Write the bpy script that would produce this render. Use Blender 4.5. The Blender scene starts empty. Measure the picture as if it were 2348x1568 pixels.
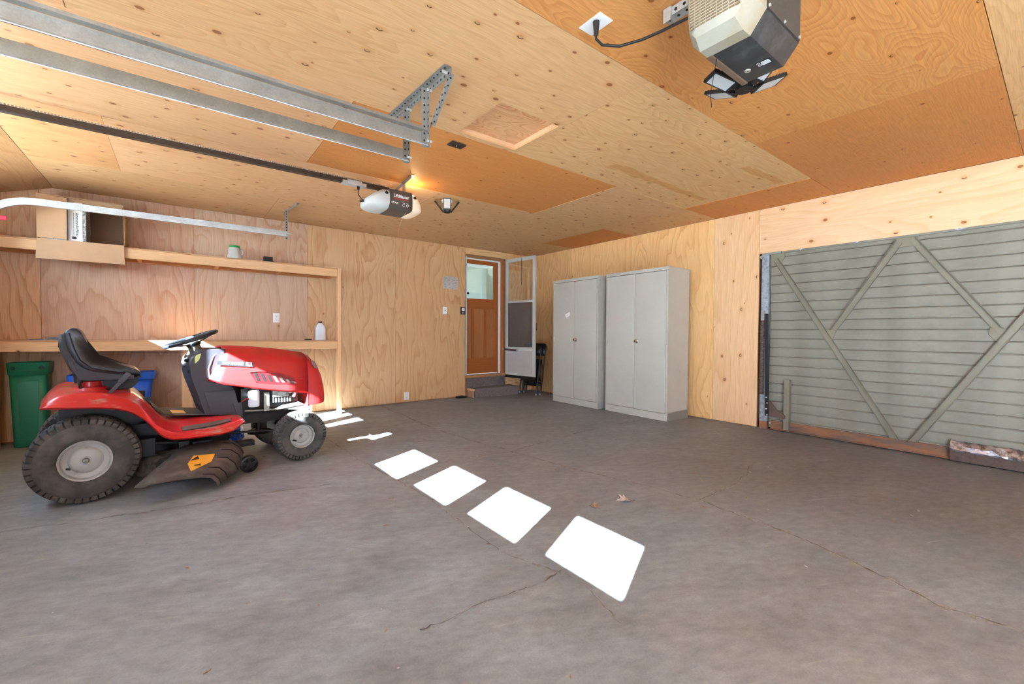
import bpy, bmesh, math, random
from mathutils import Vector, Matrix, Euler
from math import radians, sin, cos, pi

S = bpy.context.scene
COL = S.collection
random.seed(7)

# ------------------------------------------------------------------ camera, sky, sun, exposure
CAM_H = 1.066
YAW, PITCH, ROLL, FPX = radians(37.757), radians(1.344), radians(0.248), 991.7
_F = Vector((sin(YAW) * cos(PITCH), cos(YAW) * cos(PITCH), -sin(PITCH)))
_R0 = Vector((cos(YAW), -sin(YAW), 0))
_U0 = _R0.cross(_F)
_R = _R0 * cos(ROLL) + _U0 * sin(ROLL)
_U = -_R0 * sin(ROLL) + _U0 * cos(ROLL)
cd = bpy.data.cameras.new('camera')
cam = bpy.data.objects.new('camera', cd)
COL.objects.link(cam)
cd.sensor_fit = 'HORIZONTAL'
cd.sensor_width = 36.0
cd.lens = 36.0 * FPX / 2348.0
cd.clip_start = 0.02
m = Matrix((_R, _U, -_F)).transposed().to_4x4()
m.translation = Vector((0, 0, CAM_H))
cam.matrix_world = m
S.camera = cam

SKY = 14.5
w = bpy.data.worlds.new('daylight')
S.world = w
w.use_nodes = True
bg = w.node_tree.nodes['Background']
bg.inputs[0].default_value = (0.70, 0.93, 1.24, 1)
bg.inputs[1].default_value = SKY

sd = bpy.data.lights.new('sun', 'SUN')
sd.energy = 88.0
sd.angle = radians(0.4)
sd.color = (0.85, 1.0, 1.13)
sun = bpy.data.objects.new('sun', sd)
COL.objects.link(sun)
SUNDIR = Vector((1.0, 0.48, -0.621))
sun.rotation_euler = SUNDIR.to_track_quat('-Z', 'Y').to_euler()

S.view_settings.view_transform = 'Standard'
S.view_settings.look = 'None'
S.view_settings.gamma = 1.0
S.view_settings.exposure = 1.54
S.view_settings.use_curve_mapping = False


# ------------------------------------------------------------------ colour and node helpers
def lin(c):
    c = c / 255.0
    return c / 12.92 if c <= 0.04045 else ((c + 0.055) / 1.055) ** 2.4


def rgb(r, g, b, k=1.0):
    return (lin(r) * k, lin(g) * k, lin(b) * k, 1.0)


class NT:
    def __init__(self, name):
        self.m = bpy.data.materials.new(name)
        self.m.use_nodes = True
        self.t = self.m.node_tree
        self.t.nodes.clear()
        self.out = self.t.nodes.new('ShaderNodeOutputMaterial')

    def n(self, typ, inp=None, **kw):
        nd = self.t.nodes.new(typ)
        for k, v in kw.items():
            setattr(nd, k, v)
        for k, v in (inp or {}).items():
            if isinstance(v, tuple) and len(v) == 2 and hasattr(v[0], 'outputs'):
                self.t.links.new(v[0].outputs[v[1]], nd.inputs[k])
            elif hasattr(v, 'outputs'):
                self.t.links.new(v.outputs[0], nd.inputs[k])
            else:
                nd.inputs[k].default_value = v
        return nd

    def math(self, op, a, b=0.0, c=0.0, clamp=False):
        return self.n('ShaderNodeMath', {0: a, 1: b, 2: c}, operation=op, use_clamp=clamp)

    def vmath(self, op, a, b=(0, 0, 0)):
        return self.n('ShaderNodeVectorMath', {0: a, 1: b}, operation=op)

    def mix(self, f, a, b, blend='MIX'):
        nd = self.t.nodes.new('ShaderNodeMix')
        nd.data_type = 'RGBA'
        nd.blend_type = blend
        nd.clamp_factor = True
        for i, v in ((0, f), (6, a), (7, b)):
            if isinstance(v, tuple) and len(v) == 2 and hasattr(v[0], 'outputs'):
                self.t.links.new(v[0].outputs[v[1]], nd.inputs[i])
            elif hasattr(v, 'outputs'):
                o = v.outputs[2] if v.bl_idname == 'ShaderNodeMix' else v.outputs[0]
                self.t.links.new(o, nd.inputs[i])
            else:
                nd.inputs[i].default_value = v
        return (nd, 2)

    def maprange(self, v, a, b, c=0.0, d=1.0, smooth=False):
        return self.n('ShaderNodeMapRange', {0: v, 1: a, 2: b, 3: c, 4: d}, interpolation_type='SMOOTHSTEP' if smooth else 'LINEAR')

    def noise(self, vec, scale, detail=2.0, rough=0.5, dist=0.0):
        return self.n('ShaderNodeTexNoise', {'Vector': vec, 'Scale': scale, 'Detail': detail, 'Roughness': rough, 'Distortion': dist})

    def bsdf(self, **inp):
        b = self.t.nodes.new('ShaderNodeBsdfPrincipled')
        for k, v in inp.items():
            k = k.replace('_', ' ')
            if isinstance(v, tuple) and len(v) == 2 and hasattr(v[0], 'outputs'):
                self.t.links.new(v[0].outputs[v[1]], b.inputs[k])
            elif hasattr(v, 'outputs'):
                self.t.links.new(v.outputs[0], b.inputs[k])
            else:
                b.inputs[k].default_value = v
        self.t.links.new(b.outputs[0], self.out.inputs[0])
        return b


def objcoord(t):
    return (t.n('ShaderNodeTexCoord'), 3)


def plain(name, col, rough=0.5, metal=0.0, coat=0.0, var=0.10, vscale=6.0, bump=0.0, bscale=200.0, emit=None, spec=0.5):
    """Solid colour with a little soft mottling and optional fine relief."""
    t = NT(name)
    oc = objcoord(t)
    n1 = t.noise(oc, vscale, 4.0, 0.6)
    f = t.maprange(n1, 0.3, 0.7, 1.0 - var, 1.0 + var)
    c = t.vmath('MULTIPLY', col[:3], (0, 0, 0))
    t.t.links.new(f.outputs[0], c.inputs[1])
    kw = dict(Base_Color=c, Roughness=rough, Metallic=metal, Coat_Weight=coat)
    kw['Specular_IOR_Level'] = spec
    b = t.bsdf(**kw)
    if bump:
        n2 = t.noise(oc, bscale, 2.0)
        bp = t.n('ShaderNodeBump', {'Strength': bump, 'Distance': 0.002, 'Height': n2})
        t.t.links.new(bp.outputs[0], b.inputs['Normal'])
    if emit:
        b.inputs['Emission Color'].default_value = col
        b.inputs['Emission Strength'].default_value = emit
    return t.m


def wood(name, K=9.0, sx=0.45, sy=2.6, across=3.0, cont=0.6, tint=(0.80, 0.62, 0.46), knots=0.0, knot_r=0.016, knot_scale=3.2,
         rough=0.6, fine=0.10, stain=False, sharp=3.0, rag=0.35, solid=False, detail=1.6):
    """Rotary-cut plywood / sawn softwood. Grain runs along local X; sheet colour is the object colour."""
    t = NT(name)
    oi = t.n('ShaderNodeObjectInfo')
    off = t.math('MULTIPLY', (oi, 5), 57.0)
    offv = t.n('ShaderNodeCombineXYZ', {0: off, 1: off, 2: off})
    p = t.vmath('ADD', objcoord(t), offv)
    q = t.vmath('MULTIPLY', p, (sx, sy, sy))
    big = t.noise(q, 1.0, detail, 0.45, 0.35)
    sep = t.n('ShaderNodeSeparateXYZ', {0: p})
    rg = t.noise(t.vmath('MULTIPLY', p, (4.0, 26.0, 26.0)), 1.0, 2.0)
    v = t.math('MULTIPLY', big, K)
    v = t.math('MULTIPLY_ADD', (sep, 1), across, v)
    v = t.math('MULTIPLY_ADD', rg, rag, v)
    fr = t.math('FRACT', v)
    up = t.math('POWER', fr, sharp)
    edge = t.maprange(fr, 0.0, 0.06, 0.75, 0.0)
    ring = t.math('MAXIMUM', up, edge)
    amp = t.maprange(t.noise(t.vmath('MULTIPLY', p, (0.8, 2.0, 2.0)), 1.0, 2.0), 0.3, 0.7, 0.35, 1.0)
    ring = t.math('MULTIPLY', ring, amp)
    ring = t.math('MULTIPLY', ring, cont)
    base = (oi, 1)
    dark = t.mix(1.0, base, (*tint, 1), 'MULTIPLY')
    c = t.mix(ring, base, dark)
    bl = t.noise(t.vmath('MULTIPLY', p, (0.9, 2.2, 2.2)), 1.0, 3.0, 0.6)
    c = t.mix(t.maprange(bl, 0.35, 0.75, 0.0, 0.45), c, t.mix(1.0, c, (0.93, 0.80, 0.66, 1), 'MULTIPLY'))
    fi = t.noise(t.vmath('MULTIPLY', p, (7.0, 210.0, 210.0)), 1.0, 2.0)
    fm = t.maprange(fi, 0.3, 0.7, 1.0 - fine, 1.0 + fine)
    c = t.mix(1.0, c, t.n('ShaderNodeCombineXYZ', {0: fm, 1: fm, 2: fm}), 'MULTIPLY')
    if knots > 0:
        if solid:
            kv = t.vmath('MULTIPLY', p, (knot_scale * 0.72, knot_scale, knot_scale))
        else:
            kv = t.vmath('MULTIPLY', p, (knot_scale * 0.72, knot_scale, 0.0))
        vo = t.n('ShaderNodeTexVoronoi', {'Vector': kv, 'Scale': 1.0, 'Randomness': 0.9}, voronoi_dimensions='3D' if solid else '2D')
        sc = t.n('ShaderNodeSeparateColor', {0: (vo, 1)})
        sel = t.math('LESS_THAN', (sc, 0), knots)
        rad = t.math('MULTIPLY_ADD', (sc, 1), knot_r * knot_scale * 0.9, knot_r * knot_scale * 0.45)
        dd = t.math('DIVIDE', (vo, 0), rad)
        core = t.maprange(dd, 0.80, 1.05, 1.0, 0.0)
        halo = t.maprange(dd, 1.0, 2.6, 0.5, 0.0)
        c = t.mix(t.math('MULTIPLY', halo, sel), c, t.mix(1.0, base, (0.82, 0.62, 0.42, 1), 'MULTIPLY'))
        brown = t.mix(1.0, base, (0.42, 0.26, 0.15, 1), 'MULTIPLY')
        dv = t.n('ShaderNodeSeparateXYZ', {0: t.vmath('SUBTRACT', kv, (vo, 2))})
        side = t.math('DIVIDE', (dv, 1), rad)
        cres = t.math('MULTIPLY', t.maprange(dd, 0.40, 0.62), t.maprange(side, 0.15, -0.25))
        plug = t.mix(cres, t.mix(1.0, base, (0.78, 0.66, 0.52, 1), 'MULTIPLY'), (0.075, 0.032, 0.012, 1))
        kn = t.mix(t.math('GREATER_THAN', (sc, 2), 0.5), plug, brown)
        c = t.mix(t.math('MULTIPLY', core, sel), c, kn)
    if stain:
        oc2 = objcoord(t)
        s2 = t.n('ShaderNodeSeparateXYZ', {0: oc2})
        wob = t.noise(t.vmath('MULTIPLY', oc2, (2.5, 9.0, 1.0)), 1.0, 3.0, 0.6)
        for (yc, x0, x1, hw) in stain:
            yy = t.math('MULTIPLY_ADD', wob, 0.16, t.math('SUBTRACT', (s2, 1), yc + 0.08))
            my = t.maprange(t.math('ABSOLUTE', yy), hw * 0.8, hw, 1.0, 0.0)
            mx = t.math('MULTIPLY', t.maprange((s2, 0), x0, x0 + 0.05), t.maprange((s2, 0), x1 - 0.05, x1, 1.0, 0.0))
            c = t.mix(t.math('MULTIPLY', t.math('MULTIPLY', my, mx), 0.75), c, t.mix(1.0, c, (0.86, 0.66, 0.42, 1), 'MULTIPLY'))
    b = t.bsdf(Base_Color=c, Roughness=rough)
    b.inputs['Specular IOR Level'].default_value = 0.3
    bp = t.n('ShaderNodeBump', {'Strength': 0.12, 'Distance': 0.001, 'Height': fi})
    t.t.links.new(bp.outputs[0], b.inputs['Normal'])
    return t.m


CRACKS = [
    ([(2.31, 6.05), (2.214, 4.199), (2.265, 3.573), (2.321, 3.048), (2.461, 2.263), (2.554, 1.835), (2.621, 1.437)], 0.004),
    ([(1.174, 4.608), (1.18, 3.735), (1.25, 2.614), (1.228, 2.025), (1.241, 1.609), (1.347, 1.363)], 0.003),
    ([(-1.4, 3.55), (-0.398, 3.34), (0.104, 3.28), (0.839, 3.13)], 0.0035),
    ([(1.25, 3.17), (1.647, 3.123), (2.321, 3.048), (3.55, 3.205), (4.698, 3.161)], 0.003),
    ([(1.347, 1.363), (1.139, 1.357), (0.987, 1.392), (0.675, 1.412)], 0.004),
    ([(3.672, 1.556), (3.226, 1.44), (2.621, 1.437)], 0.004),
    ([(2.621, 1.437), (2.583, 1.031), (2.503, 0.648), (2.341, 0.296), (2.399, 0.0)], 0.006),
    ([(1.347, 1.363), (1.326, 1.214), (1.268, 0.989)], 0.002),
]


def concrete(name):
    t = NT(name)
    oc = objcoord(t)
    rot = t.n('ShaderNodeMapping', {'Vector': oc, 'Rotation': (0, 0, 0.45)})
    n1 = t.noise(oc, 0.55, 4.0, 0.55, 0.4)
    n2 = t.noise(t.vmath('MULTIPLY', rot, (1.5, 2.6, 1.0)), 1.6, 6.0, 0.62, 0.3)
    n3 = t.noise(t.vmath('MULTIPLY', rot, (8.0, 15.0, 1.0)), 1.6, 6.0, 0.65)
    n4 = t.noise(oc, 130.0, 3.0, 0.7)
    warm = rgb(139, 138, 139)
    cool = rgb(137, 143, 148)
    c = t.mix(t.maprange(n1, 0.38, 0.62), warm, cool)
    k = t.maprange(n2, 0.25, 0.75, 0.72, 1.26)
    k = t.math('MULTIPLY', k, t.maprange(n3, 0.25, 0.75, 0.78, 1.22))
    k = t.math('MULTIPLY', k, t.maprange(n4, 0.25, 0.75, 0.88, 1.12))
    c = t.mix(1.0, c, t.n('ShaderNodeCombineXYZ', {0: k, 1: k, 2: k}), 'MULTIPLY')
    # worn reddish-brown left bay and old-door strip; the strip also paints in dimmer light
    sx = t.n('ShaderNodeSeparateXYZ', {0: oc})
    r1 = t.maprange(t.math('MULTIPLY_ADD', n2, 1.2, (sx, 0)), 3.1, 4.1, 0.0, 1.0, True)
    r1 = t.math('MULTIPLY', r1, t.maprange((sx, 1), 1.3, 2.6, 1.0, 0.25, True))
    r2 = t.maprange(t.math('MULTIPLY_ADD', n2, 1.0, (sx, 0)), 0.5, 1.5, 0.25, 0.0, True)
    rr = t.math('MAXIMUM', r1, r2)
    c = t.mix(t.math('MULTIPLY', rr, 0.8), c, t.mix(1.0, c, (0.70, 0.645, 0.62, 1), 'MULTIPLY'))
    # dark specks and pale scuffs
    sp = t.noise(t.vmath('MULTIPLY', rot, (14.0, 30.0, 1.0)), 1.0, 3.0, 0.7)
    c = t.mix(t.maprange(sp, 0.70, 0.76, 0.0, 0.35), c, rgb(70, 64, 60))
    sc = t.noise(t.vmath('MULTIPLY', rot, (2.0, 22.0, 1.0)), 1.3, 4.0, 0.65)
    c = t.mix(t.maprange(sc, 0.64, 0.75, 0.0, 0.35), c, rgb(190, 186, 180))
    bp = t.n('ShaderNodeBump', {'Strength': 0.2, 'Distance': 0.002, 'Height': n3})
    b = t.bsdf(Base_Color=c, Roughness=t.maprange(n2, 0.3, 0.7, 0.5, 0.75), Normal=bp)
    b.inputs['Specular IOR Level'].default_value = 0.35
    return t.m


def glassy(name, tint, transp, rough=0.05):
    """Thin pane: mostly transparent with a glossy film."""
    t = NT(name)
    tr = t.n('ShaderNodeBsdfTransparent', {0: tint})
    gl = t.n('ShaderNodeBsdfGlossy', {0: (0.9, 0.95, 0.95, 1), 'Roughness': rough})
    mx = t.n('ShaderNodeMixShader', {0: 1.0 - transp, 1: tr, 2: gl})
    t.t.links.new(mx.outputs[0], t.out.inputs[0])
    return t.m


def screen_mat():
    t = NT('insect_screen')
    tr = t.n('ShaderNodeBsdfTransparent', {0: (1, 1, 1, 1)})
    df = t.n('ShaderNodeBsdfDiffuse', {0: rgb(92, 92, 90)})
    mx = t.n('ShaderNodeMixShader', {0: 0.55, 1: tr, 2: df})
    t.t.links.new(mx.outputs[0], t.out.inputs[0])
    return t.m


def scuff_mat():
    t = NT('pale_crack_dust')
    oc = objcoord(t)
    n1 = t.noise(oc, 26.0, 4.0, 0.7)
    n2 = t.noise(oc, 2.2, 2.0)
    f = t.math('MULTIPLY', t.maprange(n1, 0.42, 0.62), t.maprange(n2, 0.40, 0.62, 0.05, 0.7))
    tr = t.n('ShaderNodeBsdfTransparent')
    df = t.n('ShaderNodeBsdfDiffuse', {0: rgb(182, 178, 172)})
    mx = t.n('ShaderNodeMixShader', {0: f, 1: tr, 2: df})
    t.t.links.new(mx.outputs[0], t.out.inputs[0])
    return t.m


def galv(name, col=(200, 204, 204), rough=0.40):
    t = NT(name)
    oc = objcoord(t)
    vo = t.n('ShaderNodeTexVoronoi', {'Vector': oc, 'Scale': 150.0})
    n1 = t.noise(oc, 8.0, 4.0, 0.6)
    sc = t.n('ShaderNodeSeparateColor', {0: (vo, 1)})
    k = t.maprange((sc, 0), 0, 1, 0.93, 1.06)
    k = t.math('MULTIPLY', k, t.maprange(n1, 0.3, 0.7, 0.82, 1.14))
    c = t.mix(1.0, rgb(*col), t.n('ShaderNodeCombineXYZ', {0: k, 1: k, 2: k}), 'MULTIPLY')
    t.bsdf(Base_Color=c, Roughness=rough, Metallic=0.6)
    return t.m


def two_tone(name, a, b, lo, hi, scale, rough=0.6, stretch=(1, 1, 1), metal=0.0, coat=0.0, detail=5.0, bump=0.0):
    t = NT(name)
    oc = objcoord(t)
    n1 = t.noise(t.vmath('MULTIPLY', oc, stretch), scale, detail, 0.62)
    n2 = t.noise(oc, 3.0, 3.0)
    c = t.mix(t.maprange(n1, lo, hi), a, b)
    k = t.maprange(n2, 0.3, 0.7, 0.9, 1.08)
    c = t.mix(1.0, c, t.n('ShaderNodeCombineXYZ', {0: k, 1: k, 2: k}), 'MULTIPLY')
    bs = t.bsdf(Base_Color=c, Roughness=rough, Metallic=metal, Coat_Weight=coat)
    if bump:
        bp = t.n('ShaderNodeBump', {'Strength': bump, 'Distance': 0.004, 'Height': n1})
        t.t.links.new(bp.outputs[0], bs.inputs['Normal'])
    return t.m


M = dict(
    ply_wall=wood('plywood_wall', K=10.0, sx=0.85, sy=3.0, across=9.0, cont=0.85, knots=0.12, knot_r=0.007, knot_scale=4.0, tint=(0.76, 0.58, 0.43), sharp=3.5, detail=2.0),
    ply_knot=wood('plywood_knotty', K=8.0, sx=0.5, sy=2.2, across=8.0, cont=0.55, knots=0.62, knot_r=0.012, knot_scale=5.2, tint=(0.85, 0.70, 0.55)),
    ply_ceil=wood('plywood_ceiling', K=18.0, sx=0.8, sy=4.0, across=8.0, cont=0.62, knots=0.72, knot_r=0.011, knot_scale=6.0, tint=(0.82, 0.66, 0.50), sharp=2.2, rag=0.6),
    ply_orange=wood('plywood_ceiling_orange', K=30.0, sx=1.5, sy=3.2, across=5.0, cont=0.9, knots=0.5, knot_r=0.010, knot_scale=5.6, tint=(0.80, 0.58, 0.38), sharp=1.6, rag=0.5),
    ply_fine=wood('plywood_ceiling_fine', K=40.0, sx=1.8, sy=3.6, across=10.0, cont=0.55, knots=0.45, knot_r=0.008, knot_scale=5.6, tint=(0.82, 0.64, 0.46), sharp=1.6, rag=0.9),
    ply_stain=wood('plywood_ceiling_stained', K=18.0, sx=0.8, sy=4.0, across=8.0, cont=0.62, knots=0.72, knot_r=0.011, knot_scale=6.0, tint=(0.82, 0.66, 0.50), sharp=2.2, rag=0.6,
                   stain=[(-0.30, -0.45, 1.1, 0.05), (0.37, 0.45, 1.15, 0.04)]),
    lumber=wood('sawn_lumber', K=5.0, sx=0.25, sy=5.0, across=24.0, cont=0.45, knots=0.35, knot_r=0.011, knot_scale=9.0, tint=(0.85, 0.70, 0.55), sharp=1.5, solid=True),
    door_wood=wood('varnished_fir_door', K=6.0, sx=0.5, sy=7.0, across=22.0, cont=0.5, knots=0.0, rough=0.35, tint=(0.72, 0.52, 0.36)),
    concrete=concrete('concrete_floor'),
    crack=plain('crack_dirt', rgb(96, 92, 90), 0.9, var=0.3, vscale=12),
    scuff=scuff_mat(),
    cabinet=plain('putty_painted_steel', rgb(184, 180, 168), 0.42, var=0.05, vscale=3.0, spec=0.4),
    alu=plain('white_aluminium', rgb(196, 198, 192), 0.38, metal=0.25, var=0.06),
    alu_panel=plain('grey_kick_panel', rgb(176, 170, 166), 0.6, var=0.06, bump=0.2, bscale=90),
    white=plain('white_plastic', rgb(232, 232, 230), 0.4, var=0.03),
    black=plain('black_plastic', rgb(22, 22, 23), 0.45, var=0.15),
    dark=plain('dark_metal', rgb(24, 23, 23), 0.5, metal=0.2, var=0.35, vscale=20),
    rubber=two_tone('dusty_rubber', rgb(60, 58, 56), rgb(104, 96, 90), 0.42, 0.8, 9.0, 0.85),
    vinyl=plain('black_vinyl_seat', rgb(33, 36, 42), 0.34, var=0.10, bump=0.15, bscale=240),
    seat_shell=plain('grained_seat_shell', rgb(44, 42, 46), 0.55, var=0.2, vscale=60, bump=0.5, bscale=160),
    red=plain('red_hood_paint', rgb(188, 33, 33), 0.42, coat=0.15, var=0.05, vscale=3),
    red_dirty=two_tone('dusty_red_fender', rgb(186, 30, 34), rgb(170, 120, 102), 0.56, 0.70, 11.0, 0.30, stretch=(0.6, 1, 2.2), coat=0.4),
    dash=plain('dark_grey_dash_plastic', rgb(50, 48, 54), 0.48, var=0.10, bump=0.15, bscale=300),
    rim=two_tone('white_wheel_rim', rgb(160, 159, 155), rgb(122, 114, 106), 0.55, 0.75, 10.0, 0.45),
    chrome=plain('chrome', rgb(200, 200, 200), 0.22, metal=1.0, var=0.05),
    engine=two_tone('cast_engine_metal', rgb(165, 165, 160), rgb(84, 80, 76), 0.48, 0.66, 22.0, 0.5, metal=0.4, bump=0.4),
    deck=two_tone('dirty_deck_plastic', rgb(72, 63, 58), rgb(104, 94, 86), 0.45, 0.70, 7.0, 0.75, stretch=(1, 2, 1)),
    deck_metal=two_tone('grass_caked_deck', rgb(52, 46, 42), rgb(104, 98, 84), 0.42, 0.6, 16.0, 0.9, bump=0.9),
    orange_tag=plain('orange_sticker', rgb(224, 160, 48), 0.5, var=0.08),
    silver_tag=plain('dark_grey_decal', rgb(44, 44, 46), 0.4, var=0.08),
    galv=galv('galvanised_steel'),
    galv_dull=galv('dull_galvanised_steel', (152, 150, 144), 0.45),
    bronze=plain('brown_black_rail', rgb(66, 54, 46), 0.45, metal=0.4, var=0.1),
    opener_body=plain('brown_opener_cover', rgb(84, 76, 68), 0.5, metal=0.2, var=0.08),
    lens=plain('frosted_lens', rgb(190, 192, 188), 0.35, var=0.03),
    lens_lit=plain('frosted_lens_lit', rgb(226, 204, 178), 0.35, var=0.03, emit=0.10),
    old_black=two_tone('scuffed_black_opener', rgb(48, 49, 50), rgb(74, 76, 78), 0.5, 0.72, 14.0, 0.45),
    old_side=plain('grey_opener_side', rgb(66, 64, 60), 0.6, var=0.15, vscale=80),
    old_lens=two_tone('yellowed_lens', rgb(160, 155, 140), rgb(150, 134, 104), 0.45, 0.75, 5.0, 0.4),
    grille_dark=plain('grille_recess', rgb(120, 98, 66), 0.7, var=0.1),
    tilt=two_tone('grey_green_door_paint', rgb(130, 126, 111), rgb(112, 107, 92), 0.42, 0.75, 4.0, 0.6, stretch=(1, 1, 1)),
    tilt_brace=two_tone('beige_brace_paint', rgb(128, 122, 102), rgb(110, 102, 84), 0.45, 0.75, 6.0, 0.55),
    rust=two_tone('rusty_rail', rgb(138, 92, 62), rgb(104, 82, 70), 0.40, 0.62, 9.0, 0.8, stretch=(1, 0.4, 2), bump=0.5),
    jamb=two_tone('blotchy_grey_jamb', rgb(160, 166, 172), rgb(120, 124, 128), 0.45, 0.65, 30.0, 0.55, metal=0.3),
    rust_spring=plain('brown_spring_steel', rgb(112, 88, 74), 0.5, metal=0.4, var=0.2, vscale=40),
    foil=two_tone('crinkled_foil', rgb(205, 205, 214), rgb(120, 118, 126), 0.42, 0.6, 30.0, 0.28, metal=0.9, bump=1.0),
    carpet=two_tone('grey_brown_carpet', rgb(128, 116, 114), rgb(96, 86, 86), 0.35, 0.65, 70.0, 0.95, bump=0.8),
    house_wall=plain('pale_green_wall', rgb(150, 158, 148), 0.7, var=0.03, vscale=2),
    card=plain('corrugated_cardboard', rgb(190, 150, 112), 0.75, var=0.05),
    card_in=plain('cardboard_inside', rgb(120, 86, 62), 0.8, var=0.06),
    filter_mesh=two_tone('filter_mesh', rgb(190, 188, 180), rgb(110, 106, 98), 0.45, 0.55, 60.0, 0.7),
    green_bin=plain('green_bin_plastic', rgb(14, 112, 76), 0.45, var=0.06),
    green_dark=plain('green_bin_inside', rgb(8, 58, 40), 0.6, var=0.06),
    blue=plain('blue_bin_plastic', rgb(26, 92, 196), 0.4, var=0.06),
    blue_bag=two_tone('blue_plastic_wrap', rgb(40, 96, 190), rgb(150, 180, 220), 0.5, 0.7, 26.0, 0.2, bump=0.9),
    jug=plain('milky_plastic', rgb(214, 216, 218), 0.4, var=0.03),
    jar=plain('cloudy_jar', rgb(196, 192, 182), 0.4, var=0.05),
    green_lid=plain('green_lid', rgb(40, 140, 62), 0.4),
    paper=two_tone('faded_print', rgb(190, 186, 180), rgb(150, 146, 142), 0.52, 0.64, 18.0, 0.7, stretch=(1, 3, 3)),
    leaf=two_tone('dry_leaf', rgb(196, 184, 178), rgb(160, 142, 130), 0.45, 0.7, 60.0, 0.8),
    leaf_brown=two_tone('brown_leaf', rgb(160, 124, 92), rgb(96, 66, 46), 0.45, 0.65, 60.0, 0.8),
    red_pull=plain('red_pull_handle', rgb(226, 44, 70), 0.4),
    glove=two_tone('grey_blue_glove', rgb(120, 116, 112), rgb(60, 110, 140), 0.5, 0.6, 12.0, 0.85),
    glass=glassy('clear_glass', (0.96, 0.98, 0.97, 1), 0.92),
    glass_door=glassy('door_glass', (0.90, 0.95, 0.92, 1), 0.88),
    screen=screen_mat(),
    led=plain('led_diffuser', rgb(180, 182, 182), 0.35, var=0.02),
    driveway=plain('driveway_concrete', rgb(200, 198, 192), 0.8),
    stain_red=plain('red_label_print', rgb(200, 60, 60), 0.5),
)


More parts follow.
